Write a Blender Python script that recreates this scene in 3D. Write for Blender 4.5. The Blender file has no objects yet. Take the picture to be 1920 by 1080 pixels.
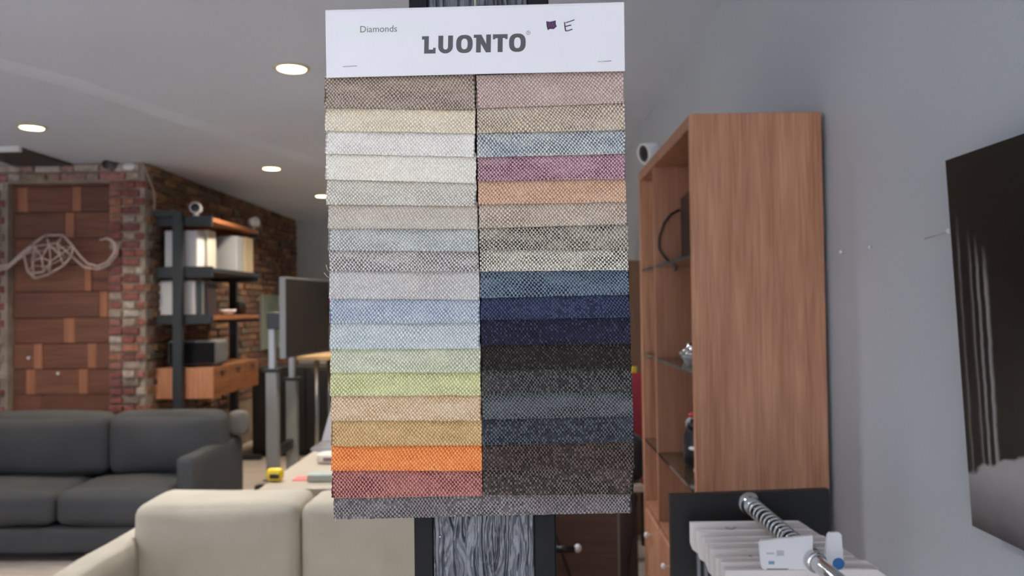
import bpy, bmesh, math, random
import numpy as np
from mathutils import Vector, Matrix

# ------------------------------------------------------------------ camera
scn = bpy.context.scene
COL = scn.collection
F = 1500.0
EYE = Vector((0, 0, 1.45))
CEIL = 2.65
R3 = (Matrix.Rotation(0.013025, 3, 'Z') @ Matrix.Rotation(math.pi / 2 + 0.0235, 3, 'X')
      @ Matrix.Rotation(-0.013, 3, 'Z'))
cam_d = bpy.data.cameras.new('camera')
cam = bpy.data.objects.new('camera', cam_d)
COL.objects.link(cam)
cam.matrix_world = Matrix.Translation(EYE) @ R3.to_4x4()
cam_d.sensor_width = 36.0
cam_d.lens = F * 36.0 / 1920.0
cam_d.clip_start = 0.02
cam_d.dof.use_dof = True
cam_d.dof.focus_distance = 0.675
cam_d.dof.aperture_fstop = 9.0
scn.camera = cam

# ------------------------------------------------------------------ daylight and exposure
world = bpy.data.worlds.new('world')
scn.world = world
world.use_nodes = True
wb = world.node_tree.nodes['Background']
wb.inputs['Color'].default_value = (0.84, 0.92, 1.0, 1)     # overcast street light
wb.inputs['Strength'].default_value = 3.2
sun_d = bpy.data.lights.new('sun', 'SUN'); sun_d.energy = 24.0; sun_d.angle = .01; sun_d.color = (.94, .98, 1.04)
sun = bpy.data.objects.new('sun', sun_d); COL.objects.link(sun)       # high sun on the pavement and just inside the shop front
sun.rotation_euler = Vector((-.12, .72, -.69)).to_track_quat('-Z', 'Y').to_euler()
vs = scn.view_settings
vs.view_transform = 'Standard'
vs.look = 'None'
vs.exposure = 0.3
vs.gamma = 1.0
vs.use_curve_mapping = False
scn.cycles.max_bounces = 8
scn.cycles.diffuse_bounces = 4
scn.cycles.adaptive_threshold = 0.02
scn.cycles.use_denoising = True
LAMP_W = 100.0

# ------------------------------------------------------------------ helpers
def at(px, py, Y):
    """point of the vertical plane y = Y seen at pixel (px, py) of the 1920x1080 frame"""
    d = R3 @ Vector(((px - 960) / F, (540 - py) / F, -1.0))
    return EYE + d * (Y / d.y)

def lin(c):
    out = []
    for v in c:
        v /= 255.0
        out.append(v / 12.92 if v <= 0.04045 else ((v + 0.055) / 1.055) ** 2.4)
    return tuple(out)

class MB:
    """collects shapes in world coordinates"""
    def __init__(s): s.v = []; s.f = []; s.sm = []
    def add(s, vs_, fs, smooth=False):
        o = len(s.v); s.v += [tuple(p) for p in vs_]
        s.f += [tuple(i + o for i in f) for f in fs]; s.sm += [smooth] * len(fs); return s
    def bm(s, b, smooth=False):
        b.verts.ensure_lookup_table(); b.verts.index_update()
        s.add([v.co[:] for v in b.verts], [[v.index for v in f.verts] for f in b.faces], smooth); b.free(); return s
    def box(s, x0, x1, y0, y1, z0, z1, bev=0.0, seg=2):
        b = bmesh.new(); bmesh.ops.create_cube(b, size=1)
        for v in b.verts:
            v.co = ((x0 + x1) / 2 + v.co.x * (x1 - x0), (y0 + y1) / 2 + v.co.y * (y1 - y0), (z0 + z1) / 2 + v.co.z * (z1 - z0))
        if bev: bmesh.ops.bevel(b, geom=b.edges[:], offset=bev, segments=seg, affect='EDGES', profile=.5)
        return s.bm(b)
    def tube(s, pts, r, n=10, caps=True):
        pts = [Vector(p) for p in pts]; rs = r if isinstance(r, (list, tuple)) else [r] * len(pts)
        vs_ = []; fs = []; up = None
        for i, p in enumerate(pts):
            t = (pts[min(i + 1, len(pts) - 1)] - pts[max(i - 1, 0)]).normalized()
            if up is None: up = Vector((0, 0, 1)) if abs(t.z) < .9 else Vector((1, 0, 0))
            a = t.cross(up).normalized(); up = a.cross(t).normalized()
            for k in range(n):
                th = 2 * math.pi * k / n
                vs_.append(p + (a * math.cos(th) + up * math.sin(th)) * rs[i])
        m = len(pts)
        for i in range(m - 1):
            for k in range(n):
                k2 = (k + 1) % n
                fs.append((i * n + k, i * n + k2, (i + 1) * n + k2, (i + 1) * n + k))
        if caps: fs.append(tuple(range(n - 1, -1, -1))); fs.append(tuple((m - 1) * n + k for k in range(n)))
        return s.add(vs_, fs, True)
    def lathe(s, c, axis, prof, n=24):
        """prof: list of (distance along axis, radius)"""
        ax = Vector(axis).normalized(); a = ax.orthogonal().normalized(); b_ = ax.cross(a); c = Vector(c)
        vs_ = []; fs = []
        for d, r in prof:
            for k in range(n):
                th = 2 * math.pi * k / n
                vs_.append(c + ax * d + (a * math.cos(th) + b_ * math.sin(th)) * max(r, 1e-5))
        for i in range(len(prof) - 1):
            for k in range(n):
                k2 = (k + 1) % n
                fs.append((i * n + k, i * n + k2, (i + 1) * n + k2, (i + 1) * n + k))
        fs.append(tuple(range(n - 1, -1, -1))); fs.append(tuple((len(prof) - 1) * n + k for k in range(n)))
        return s.add(vs_, fs, True)
    def prism(s, poly, d):
        """poly: planar list of points, d: extrusion vector"""
        poly = [Vector(p) for p in poly]; d = Vector(d); n = len(poly)
        vs_ = poly + [p + d for p in poly]
        fs = [tuple(range(n)), tuple(range(2 * n - 1, n - 1, -1))]
        fs += [(i, i + n, (i + 1) % n + n, (i + 1) % n) for i in range(n)]
        return s.add(vs_, fs)
    def strip(s, A, B, d, closed=False):
        """solid band between two outlines of equal length, extruded by d"""
        n = len(A); d = Vector(d); A = [Vector(p) for p in A]; B = [Vector(p) for p in B]
        vs_ = A + B + [p + d for p in A] + [p + d for p in B]; fs = []
        for i in range(n if closed else n - 1):
            j = (i + 1) % n
            fs += [(i, j, n + j, n + i), (2 * n + i, 3 * n + i, 3 * n + j, 2 * n + j),
                   (i, 2 * n + i, 2 * n + j, j), (n + i, n + j, 3 * n + j, 3 * n + i)]
        if not closed:
            fs += [(0, n, 3 * n, 2 * n), (n - 1, 3 * n - 1 - n + n, 3 * n - 1 + n, 2 * n - 1)] if False else [(0, n, 3 * n, 2 * n)]
        return s.add(vs_, fs)
    def cushion(s, x0, x1, y0, y1, z0, z1, r=.05, n=10, puff=(0, 0, 0), seed=0, wob=.004):
        """rounded, swollen box; puff = how far each face pair swells at its middle"""
        b = bmesh.new(); bmesh.ops.create_cube(b, size=2)
        bmesh.ops.subdivide_edges(b, edges=b.edges[:], cuts=n, use_grid_fill=True)
        h = Vector(((x1 - x0) / 2, (y1 - y0) / 2, (z1 - z0) / 2)); c = Vector(((x0 + x1) / 2, (y0 + y1) / 2, (z0 + z1) / 2))
        rr = min(r, min(h) * .98); rng = random.Random(seed); ph = [rng.uniform(0, 6) for _ in range(6)]
        for v in b.verts:
            q = v.co.copy()
            # denser rows near the edges
            q = Vector([math.sin(t * math.pi / 2) * .55 + t * .45 for t in q])
            p = Vector((q.x * h.x, q.y * h.y, q.z * h.z))
            inn = Vector([max(-h[k] + rr, min(h[k] - rr, p[k])) for k in range(3)])
            d = p - inn
            p = inn + (d.normalized() * rr if d.length > 1e-9 else d)
            w = [1 - q[k] ** 2 for k in range(3)]
            p.x += puff[0] * q.x * w[1] * w[2]; p.y += puff[1] * q.y * w[0] * w[2]; p.z += puff[2] * q.z * w[0] * w[1]
            o = wob * (math.sin(p.x * 13 + ph[0]) * math.sin(p.z * 11 + ph[1]) + math.sin(p.y * 17 + ph[2] + p.x * 7))
            p.y += o; p.z += o * .6
            v.co = c + p
        return s.bm(b, True)
    def sphere(s, c, rx, ry=None, rz=None, n=16):
        b = bmesh.new(); bmesh.ops.create_uvsphere(b, u_segments=n, v_segments=n // 2 + 1, radius=1)
        for v in b.verts: v.co = (c[0] + v.co.x * rx, c[1] + v.co.y * (ry or rx), c[2] + v.co.z * (rz or ry or rx))
        return s.bm(b, True)
    def bar(s, p, q, w, h=None):
        """square bar from p to q"""
        p = Vector(p); q = Vector(q); t = (q - p).normalized(); h = h or w
        up = Vector((0, 0, 1)) if abs(t.z) < .9 else Vector((0, 1, 0))
        a = t.cross(up).normalized() * w / 2; b_ = a.cross(t).normalized() * h / 2
        return s.prism([p - a - b_, p + a - b_, p + a + b_, p - a + b_], q - p)
    def mesh(s, name, off=(0, 0, 0)):
        me = bpy.data.meshes.new(name)
        o = Vector(off)
        me.from_pydata([tuple(Vector(p) - o) for p in s.v], [], s.f)
        me.polygons.foreach_set('use_smooth', s.sm)
        bm_ = bmesh.new(); bm_.from_mesh(me); bmesh.ops.recalc_face_normals(bm_, faces=bm_.faces[:]); bm_.to_mesh(me); bm_.free()
        me.update(); return me

def root_loc(o):
    return Vector((0, 0, 0)) if o is None else (root_loc(o.parent) + o.location)

def link(name, me, m, parent=None, loc=None):
    o = bpy.data.objects.new(name, me); COL.objects.link(o)
    if m is not None and not me.materials: me.materials.append(m)
    if parent is not None: o.parent = parent
    if loc is not None: o.location = loc
    return o

def part(name, mb, m, parent, label=None):
    o = link(name, mb.mesh(name, root_loc(parent)), m, parent)
    if label: o['label'] = label
    return o

def tag(o, label, cat, group=None):
    o['label'] = label; o['category'] = cat
    if group: o['group'] = group
    return o

def thing(name, label, cat, loc, group=None):
    o = bpy.data.objects.new(name, None); COL.objects.link(o); o.location = loc; o.empty_display_size = .05
    return tag(o, label, cat, group)

def solo(name, mb, m, label, cat, loc=None, group=None):
    c = Vector(loc) if loc is not None else Vector([(min(p[k] for p in mb.v) + max(p[k] for p in mb.v)) / 2 for k in (0, 1)] + [min(p[2] for p in mb.v)])
    o = link(name, mb.mesh(name, c), m, None, c)
    return tag(o, label, cat, group)

def struct(name, mb, m, parent=None):
    o = link(name, mb.mesh(name, root_loc(parent)), m, parent)
    if parent is None: o['kind'] = 'structure'
    return o

# ------------------------------------------------------------------ materials
MATS = {}
def mat(name, col, rough=.6, metal=0.0, var=0.0, scale=8.0, bump=0.0, bscale=60.0, stretch=(1, 1, 1), spec=.5, trans=0.0, emit=0.0, var2=None, coat=0.0):
    """principled material; var = noise variation of the colour, bump = fine relief in metres"""
    if name in MATS: return MATS[name]
    m = bpy.data.materials.new(name); m.use_nodes = True; nt = m.node_tree; p = nt.nodes['Principled BSDF']
    c = lin(col)
    p.inputs['Base Color'].default_value = (*c, 1); p.inputs['Roughness'].default_value = rough
    p.inputs['Metallic'].default_value = metal; p.inputs['Specular IOR Level'].default_value = spec
    p.inputs['Coat Weight'].default_value = coat
    if trans: p.inputs['Transmission Weight'].default_value = trans
    if emit:
        p.inputs['Emission Color'].default_value = (*c, 1); p.inputs['Emission Strength'].default_value = emit
    if var or bump:
        tc = nt.nodes.new('ShaderNodeTexCoord'); mp = nt.nodes.new('ShaderNodeMapping')
        geo = nt.nodes.new('ShaderNodeNewGeometry')
        mp.inputs['Scale'].default_value = stretch; nt.links.new(geo.outputs['Position'], mp.inputs['Vector'])
    if var:
        nz = nt.nodes.new('ShaderNodeTexNoise'); nz.inputs['Scale'].default_value = scale; nz.inputs['Detail'].default_value = 6
        nt.links.new(mp.outputs[0], nz.inputs['Vector'])
        rp = nt.nodes.new('ShaderNodeValToRGB'); e = rp.color_ramp.elements
        c2 = lin(var2) if var2 else tuple(v * (1 - var) for v in c)
        e[0].position = .3; e[1].position = .7
        e[0].color = (*c2, 1); e[1].color = (*(c if var2 else tuple(min(1, v * (1 + var)) for v in c)), 1)
        nt.links.new(nz.outputs['Fac'], rp.inputs['Fac']); nt.links.new(rp.outputs['Color'], p.inputs['Base Color'])
    if bump:
        nb = nt.nodes.new('ShaderNodeTexNoise'); nb.inputs['Scale'].default_value = bscale; nb.inputs['Detail'].default_value = 4
        nt.links.new(mp.outputs[0], nb.inputs['Vector'])
        bp = nt.nodes.new('ShaderNodeBump'); bp.inputs['Distance'].default_value = bump; bp.inputs['Strength'].default_value = 1
        nt.links.new(nb.outputs['Fac'], bp.inputs['Height']); nt.links.new(bp.outputs['Normal'], p.inputs['Normal'])
    MATS[name] = m; return m

def mat_random(name, cols, rough=.9, island=False, grain=0.25, bump=.004):
    """colour picked per piece from a list (object random, or island random for joined pieces)"""
    m = bpy.data.materials.new(name); m.use_nodes = True; nt = m.node_tree; p = nt.nodes['Principled BSDF']
    p.inputs['Roughness'].default_value = rough; p.inputs['Specular IOR Level'].default_value = .2
    geo = nt.nodes.new('ShaderNodeNewGeometry')
    src = geo.outputs['Random Per Island'] if island else nt.nodes.new('ShaderNodeObjectInfo').outputs['Random']
    rp = nt.nodes.new('ShaderNodeValToRGB'); rp.color_ramp.interpolation = 'CONSTANT'
    e = rp.color_ramp.elements
    for i, c in enumerate(cols):
        k = e[i] if i < 2 else e.new(i / len(cols))
        k.position = i / len(cols); k.color = (*lin(c), 1)
    nt.links.new(src, rp.inputs['Fac'])
    nz = nt.nodes.new('ShaderNodeTexNoise'); nz.inputs['Scale'].default_value = 28; nz.inputs['Detail'].default_value = 6
    nt.links.new(geo.outputs['Position'], nz.inputs['Vector'])
    mr = nt.nodes.new('ShaderNodeMapRange'); mr.inputs['From Min'].default_value = .3; mr.inputs['From Max'].default_value = .7
    mr.inputs['To Min'].default_value = 1 - grain; mr.inputs['To Max'].default_value = 1 + grain
    nt.links.new(nz.outputs['Fac'], mr.inputs['Value'])
    mx = nt.nodes.new('ShaderNodeMix'); mx.data_type = 'RGBA'; mx.blend_type = 'MULTIPLY'; mx.inputs['Factor'].default_value = 1
    cb = nt.nodes.new('ShaderNodeCombineColor')
    for k in range(3): nt.links.new(mr.outputs[0], cb.inputs[k])
    nt.links.new(rp.outputs['Color'], mx.inputs['A']); nt.links.new(cb.outputs[0], mx.inputs['B'])
    nt.links.new(mx.outputs['Result'], p.inputs['Base Color'])
    bp = nt.nodes.new('ShaderNodeBump'); bp.inputs['Distance'].default_value = bump
    nt.links.new(nz.outputs['Fac'], bp.inputs['Height']); nt.links.new(bp.outputs['Normal'], p.inputs['Normal'])
    return m

def mat_wood(name, a, b_, axis='Z', rough=.45, scale=1.0, spec=.4):
    """wood with fine streaks along an axis"""
    m = bpy.data.materials.new(name); m.use_nodes = True; nt = m.node_tree; p = nt.nodes['Principled BSDF']
    p.inputs['Roughness'].default_value = rough; p.inputs['Specular IOR Level'].default_value = spec
    geo = nt.nodes.new('ShaderNodeNewGeometry'); oi = nt.nodes.new('ShaderNodeObjectInfo')
    st = {'X': (2.2, 60, 60), 'Y': (60, 2.2, 60), 'Z': (60, 60, 2.2)}[axis]
    st2 = {'X': (.7, 9, 9), 'Y': (9, .7, 9), 'Z': (9, 9, .7)}[axis]
    outs = []
    for s_, det in ((st, 3), (st2, 4)):
        mp = nt.nodes.new('ShaderNodeMapping'); mp.inputs['Scale'].default_value = tuple(v * scale for v in s_)
        nt.links.new(geo.outputs['Position'], mp.inputs['Vector'])
        ad = nt.nodes.new('ShaderNodeVectorMath'); ad.operation = 'ADD'
        ml = nt.nodes.new('ShaderNodeVectorMath'); ml.operation = 'SCALE'; ml.inputs[0].default_value = (31, 17, 23)
        nt.links.new(oi.outputs['Random'], ml.inputs['Scale'])
        nt.links.new(mp.outputs[0], ad.inputs[0]); nt.links.new(ml.outputs[0], ad.inputs[1])
        nz = nt.nodes.new('ShaderNodeTexNoise'); nz.inputs['Scale'].default_value = 2.0; nz.inputs['Detail'].default_value = det
        nt.links.new(ad.outputs[0], nz.inputs['Vector']); outs.append(nz.outputs['Fac'])
    mm = nt.nodes.new('ShaderNodeMix'); mm.inputs['Factor'].default_value = .5
    nt.links.new(outs[0], mm.inputs['A']); nt.links.new(outs[1], mm.inputs['B'])
    rp = nt.nodes.new('ShaderNodeValToRGB'); e = rp.color_ramp.elements
    e[0].position = .36; e[1].position = .64; e[0].color = (*lin(a), 1); e[1].color = (*lin(b_), 1)
    nt.links.new(mm.outputs['Result'], rp.inputs['Fac']); nt.links.new(rp.outputs['Color'], p.inputs['Base Color'])
    bp = nt.nodes.new('ShaderNodeBump'); bp.inputs['Distance'].default_value = .0006
    nt.links.new(outs[0], bp.inputs['Height']); nt.links.new(bp.outputs['Normal'], p.inputs['Normal'])
    return m

def mat_emit(name, col, strength):
    m = bpy.data.materials.new(name); m.use_nodes = True; nt = m.node_tree
    nt.nodes.remove(nt.nodes['Principled BSDF']); e = nt.nodes.new('ShaderNodeEmission')
    e.inputs['Color'].default_value = (*lin(col), 1); e.inputs['Strength'].default_value = strength
    nt.links.new(e.outputs[0], nt.nodes['Material Output'].inputs['Surface']); return m

m_wall = mat('wall_paint', (200, 208, 215), .38, var=.03, scale=1.5, bump=.0006, bscale=160)
m_backwall = mat('back_wall_paint', (186, 190, 198), .6, var=.03, scale=1.5)
m_ceil = mat('ceiling_paint', (210, 220, 238), .6, var=.03, scale=1.2, bump=.0008, bscale=40)
m_floor = mat('floor_wood', (176, 164, 154), .45, var=.2, scale=3, stretch=(1, 8, 1), bump=.001, bscale=30)
m_mortar = mat('mortar', (150, 138, 128), .95, var=.25, scale=9, bump=.006, bscale=40)
m_mortar_dark = mat('mortar_dark', (126, 108, 94), .95, var=.3, scale=7, bump=.006, bscale=40)
m_brick = mat_random('brick_painted', [(136, 86, 80), (146, 102, 94), (126, 82, 78), (158, 142, 130), (140, 90, 84), (172, 160, 152), (126, 112, 102), (158, 108, 90)], grain=.3)
m_brick_top = mat_random('brick_whitewashed', [(176, 160, 150), (160, 128, 120), (186, 174, 168), (150, 130, 116), (168, 120, 114)], grain=.3)
BROWN = [(112, 86, 72), (126, 94, 76), (98, 76, 66), (140, 108, 80), (116, 82, 70), (104, 92, 80)]
m_brick_dark = mat_random('brick_brown', BROWN, grain=.35)
m_brick_far = mat_random('brick_brown_far', BROWN, island=True, grain=.35)
m_black = mat('black_metal', (44, 48, 52), .45, 0.0, var=.1, scale=5)
m_blackgloss = mat('black_plastic', (22, 23, 25), .3)
m_white = mat('white_plastic', (228, 228, 230), .4)
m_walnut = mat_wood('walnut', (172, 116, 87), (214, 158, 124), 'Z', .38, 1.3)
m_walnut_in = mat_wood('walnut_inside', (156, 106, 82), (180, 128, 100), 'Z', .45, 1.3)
m_chrome = mat('chrome', (205, 205, 205), .14, 1.0)
m_steel = mat('brushed_steel', (150, 152, 156), .35, 1.0)
m_glass = mat('glass_shelf', (190, 212, 204), .04, trans=1.0)

# ------------------------------------------------------------------ room shell
XR, XL, YB, YF, XN, YS = .81, -3.04, 10.7, 6.40, -5.2, -5.6
struct('floor', MB().box(XN - .2, XR + .2, YS - .2, YB + .2, -.12, 0), m_floor)
ceiling = struct('ceiling', MB().box(XN - .2, XR + .2, YS - .2, YB + .2, CEIL, CEIL + .12), m_ceil)
struct('wall_right', MB().box(XR, XR + .15, YS - .2, YB + .2, 0, CEIL), m_wall)
struct('wall_back', MB().box(XL - .2, XR + .15, YB, YB + .15, 0, CEIL), m_backwall)
struct('wall_left_near', MB().box(XN - .15, XN, YS - .2, YF + .3, 0, CEIL), m_ceil)
# street side behind the camera: a shop front with wide openings
sf = MB().box(XN, XR, YS - .15, YS, 0, .06).box(XN, XR, YS - .15, YS, 2.5, CEIL)
for x in (XN, -3.2, -1.2, .66): sf.box(x, x + .15, YS - .15, YS, .06, 2.5)
struct('wall_street', sf, m_black)
struct('pavement', MB().box(-14, 9, -16, YS - .2, -.2, -.05), mat('pavement_concrete', (110, 110, 110), .9, var=.1, scale=2))

# ------------------------------------------------------------------ brick masonry
rng = random.Random(5)
def brick_mesh(name, l, h, d, axis, seed):
    r_ = random.Random(seed); b = bmesh.new(); bmesh.ops.create_cube(b, size=1)
    for v in b.verts:
        j = [r_.uniform(-.0035, .0035) for _ in range(3)]
        p = (v.co.x * l, v.co.y * d, v.co.z * h) if axis == 'X' else (v.co.x * d, v.co.y * l, v.co.z * h)
        v.co = (p[0] + j[0], p[1] + j[1], p[2] + j[2])
    bmesh.ops.bevel(b, geom=b.edges[:], offset=.006, segments=1, affect='EDGES')
    me = bpy.data.meshes.new(name); b.to_mesh(me); b.free(); return me

dx0, dx1, dz1 = at(14, 500, YF).x, at(206, 500, YF).x, at(110, 343, YF).z      # doorway
fw = MB().box(XN, dx0, YF, YF + .3, 0, CEIL).box(dx1, XL, YF, YF + .3, 0, CEIL).box(dx0, dx1, YF, YF + .3, dz1, CEIL)
wall_front = struct('wall_left_front', fw, m_mortar)
CH = .0695
sizes = (.2, .13, .095, .062)
bm_x = {(l, k): brick_mesh('brick', l, .055, .05, 'X', k * 7 + int(l * 100)) for l in sizes for k in range(3)}
for me in bm_x.values(): me.materials.append(m_brick)
bm_t = {(l, k): brick_mesh('brick', l, .055, .05, 'X', 50 + k * 7 + int(l * 100)) for l in sizes for k in range(3)}
for me in bm_t.values(): me.materials.append(m_brick_top)
def lay(x0, x1, z, y, lib, parent, start):
    x = x0; i = start
    while x < x1 - .04:
        l = sizes[i % 2 * 2] if i else sizes[2]
        i += 1
        room = x1 - x
        fit = [q for q in sizes if q <= room + .012]
        if not fit: break
        if l > room + .012: l = fit[0]
        o = bpy.data.objects.new('brick', lib[(l, rng.randrange(3))]); COL.objects.link(o); o.parent = parent
        o.location = (x + l / 2, y + rng.uniform(-.008, .010), z + CH / 2)
        x += l + .012
z = CEIL - CH; row = 0
while z > .55:
    if z > dz1 - .01:
        lay(dx0 - .30, XL, z, YF, bm_t, wall_front, row % 2)
    else:
        lay(dx1 + .006, XL, z, YF, bm_x, wall_front, row % 2)
        lay(dx0 - .26, dx0, z, YF, bm_x, wall_front, (row + 1) % 2)
    z -= CH; row += 1
wl = MB().box(XL - .3, XL, YF + .3, YB, 0, CEIL)
wall_left = struct('wall_left', wl, m_mortar_dark)
bm_y = [brick_mesh('brick', .2, .055, .05, 'Y', 90 + k) for k in range(5)]
for me in bm_y: me.materials.append(m_brick_dark)
cells = []
z = CEIL - CH; row = 0
while z > .45:
    y = YF + .03 + (row % 2) * .106
    while y < YB - .1:
        cells.append((y + .1, z + CH / 2)); y += .212
    z -= CH; row += 1
cells.sort(key=lambda c: c[0])
for (y, z) in cells[:300]:
    o = bpy.data.objects.new('brick', bm_y[rng.randrange(5)]); COL.objects.link(o); o.parent = wall_left
    o.location = (XL + rng.uniform(-.014, .004), y, z)
fb = MB()
for (y, z) in cells[300:]:
    q = XL + .025 + rng.uniform(-.014, .004); fb.box(XL - .02, q, y - .1, y + .1, z - .0275, z + .0275)
o = struct('brick_courses', fb, m_brick_far, wall_left); o['kind'] = 'stuff'

# the planked doorway: rows of boards with paler end blocks between
m_plank = [mat_wood('plank_brown_%d' % k, a, b_, 'X', .5) for k, (a, b_) in enumerate((((104, 66, 52), (132, 86, 68)), ((110, 72, 56), (138, 92, 72)), ((98, 64, 52), (124, 82, 66))))]
m_block = mat_wood('plank_block', (148, 96, 70), (178, 122, 94), 'Z', .5)
door = struct('door_1', MB().box(dx0 - .02, dx1 + .02, YF + .10, YF + .2, 0, dz1 + .02), mat('door_core', (60, 38, 28), .8))
rows = [(345, 350, []), (350, 398, [(34, 53), (135, 152)]), (398, 447, [(122, 140)]), (447, 497, []), (497, 547, [(160, 172)]),
        (547, 596, [(186, 201)]), (596, 644, [(120, 140)]), (644, 692, [(63, 80), (165, 181)]), (692, 740, [(48, 66), (147, 165)]), (740, 788, [(80, 84)])]
for ri, (ya, yb, blocks) in enumerate(rows):
    za, zb = at(110, yb, YF + .07).z + .003, at(110, ya, YF + .07).z - .002
    xs = [dx0 + .004]
    for (a, b_) in blocks: xs += [at(a, 500, YF + .07).x, at(b_, 500, YF + .07).x]
    xs.append(dx1 - .004)
    for k in range(len(xs) - 1):
        blk = k % 2 == 1
        q = YF + .07 + rng.uniform(-.008, .008) - (.004 if blk else 0)
        b = MB().box(xs[k] + .001, xs[k + 1] - .001, q, YF + .11, za, zb, .003, 1)
        part('end_block' if blk else 'plank', b, m_block if blk and ri < 9 else m_plank[(ri + k) % 3], door)
part('kick_panel', MB().box(dx0 + .004, dx1 - .004, YF + .075, YF + .11, .01, at(110, 790, YF + .07).z), m_plank[2], door)
for px, py in ((55, 671), (110, 700)):
    p = at(px, py, YF + .05); part('knob', MB().lathe((p.x, YF + .07, p.z), (0, -1, 0), [(0, .006), (.02, .006), (.024, .013), (.034, .013), (.038, .004)], 14), m_white, door)

# dark steel lintel under the ceiling in front of the bricks, with its pale end plate
a = at(40, 259, 5.72); b_ = at(0, 285, 6.3)
lb = MB().box(-4.05, a.x, 5.72, YF - .03, CEIL - .02, CEIL)
t = struct('trim_1', lb, mat('lintel_steel', (72, 72, 70), .6))
struct('end_plate', MB().box(-4.4, a.x + .004, 5.68, 5.72, CEIL - .035, CEIL), m_white, t)
# ridge added to the ceiling in place of a streak of reflected light
rg = MB()
P = [at(x, y, 1) for x, y in ((-60, 105), (120, 152), (310, 216), (470, 268), (612, 312))]
P = [EYE + (p - EYE) * ((CEIL - EYE.z) / (p.z - EYE.z)) for p in P]
vs_ = []; fs = []
for i, p in enumerate(P):
    d = (P[min(i + 1, 4)] - P[max(i - 1, 0)]).normalized(); n_ = Vector((d.y, -d.x, 0))
    w = .09 + .01 * i
    for k in (-1, -.35, .35, 1): vs_.append((p.x + n_.x * w * k, p.y + n_.y * w * k, CEIL - (.03 if abs(k) < 1 else -.001)))
for i in range(4):
    for k in range(3): fs.append((i * 4 + k, i * 4 + k + 1, i * 4 + k + 5, i * 4 + k + 4))
rm = MB().add(vs_, fs, True)
t2 = struct('light_streak_ridge', rm, m_ceil)

# ------------------------------------------------------------------ recessed ceiling lamps
m_lens = mat_emit('lamp_glow', (255, 236, 176), 9.0)
m_trim = mat('lamp_trim', (205, 196, 170), .5)
lamps = [((547, 127), 'recessed ceiling lamp nearest the swatch card header'), ((60, 238), 'recessed ceiling lamp at far left above the planked doorway'),
         ((509, 315), 'recessed ceiling lamp above the white boxes on the black shelves'), ((605, 367), 'farthest recessed ceiling lamp half hidden by the swatch card edge'),
         ((395, -26), 'recessed ceiling lamp cut by the top edge of the picture')]
lamps = [(p_, l_, None) for p_, l_ in lamps] + [(None, 'added unseen ceiling lamp %s' % w_, xy) for xy, w_ in (((-3.6, 2.6), 'over the left half of the room'), ((-3.6, -.6), 'behind the camera on the left'), ((-1.2, -.9), 'straight behind the camera'), ((-3.6, -3.2), 'by the shop window on the left'), ((-1.2, -3.2), 'by the shop window on the right'), ((-1.0, 5.6), 'hidden behind the swatch card in the middle of the room'), ((-.9, 8.9), 'hidden behind the swatch card near the far wall'))]  # second list: unseen lamps added to brighten the ceiling and the far wall
for pix, lab, xy in lamps:
    if pix: p = at(*pix, 1); p = EYE + (p - EYE) * ((CEIL - EYE.z) / (p.z - EYE.z))
    else: p = Vector((*xy, CEIL))
    L = thing('ceiling_lamp', lab, 'lamp', (p.x, p.y, CEIL), 'recessed ceiling lamps')
    part('trim_ring', MB().lathe((p.x, p.y, CEIL), (0, 0, -1), [(0, .090), (.006, .088), (.009, .081), (.009, .072), (.003, .069)], 32), m_trim, L)
    part('lens', MB().lathe((p.x, p.y, CEIL - .0035), (0, 0, -1), [(0, .070), (.006, .067), (.009, .045), (.010, .01)], 28), m_lens, L)
    ld = bpy.data.lights.new('lamp_light', 'SPOT'); ld.energy = LAMP_W; ld.color = (.97, .98, 1.0) if p.y < 5 else (1.0, .86, .66); ld.spot_size = 2.5; ld.spot_blend = .8; ld.shadow_soft_size = .07
    lo = bpy.data.objects.new('lamp_light', ld); COL.objects.link(lo); lo.parent = L; lo.location = (0, 0, -.03)

# ------------------------------------------------------------------ wooden post with black steel flanges
def vnoise(u, v, seed):
    r_ = np.random.RandomState(seed); g = r_.rand(256, 256)
    iu = np.floor(u).astype(int); iv = np.floor(v).astype(int); fu = u - iu; fv = v - iv
    fu = fu * fu * (3 - 2 * fu); fv = fv * fv * (3 - 2 * fv)
    A = g[iu % 256, iv % 256]; B = g[(iu + 1) % 256, iv % 256]; C_ = g[iu % 256, (iv + 1) % 256]; D = g[(iu + 1) % 256, (iv + 1) % 256]
    return (A * (1 - fu) + B * fu) * (1 - fv) + (C_ * (1 - fu) + D * fu) * fv
def grid_mesh(name, X, Y, Z, smooth=True, close_to=None):
    nv, nu = X.shape
    co = np.stack([X, Y, Z], -1).reshape(-1, 3)
    i = np.arange(nv * nu).reshape(nv, nu)
    q = np.stack([i[:-1, :-1], i[:-1, 1:], i[1:, 1:], i[1:, :-1]], -1).reshape(-1, 4)
    me = bpy.data.meshes.new(name)
    me.vertices.add(len(co)); me.vertices.foreach_set('co', co.astype(np.float32).ravel())
    me.loops.add(q.size); me.loops.foreach_set('vertex_index', q.astype(np.int32).ravel())
    me.polygons.add(len(q)); me.polygons.foreach_set('loop_start', np.arange(0, q.size, 4, dtype=np.int32))
    me.polygons.foreach_set('use_smooth', np.full(len(q), smooth)); me.update(calc_edges=True); return me

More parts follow.
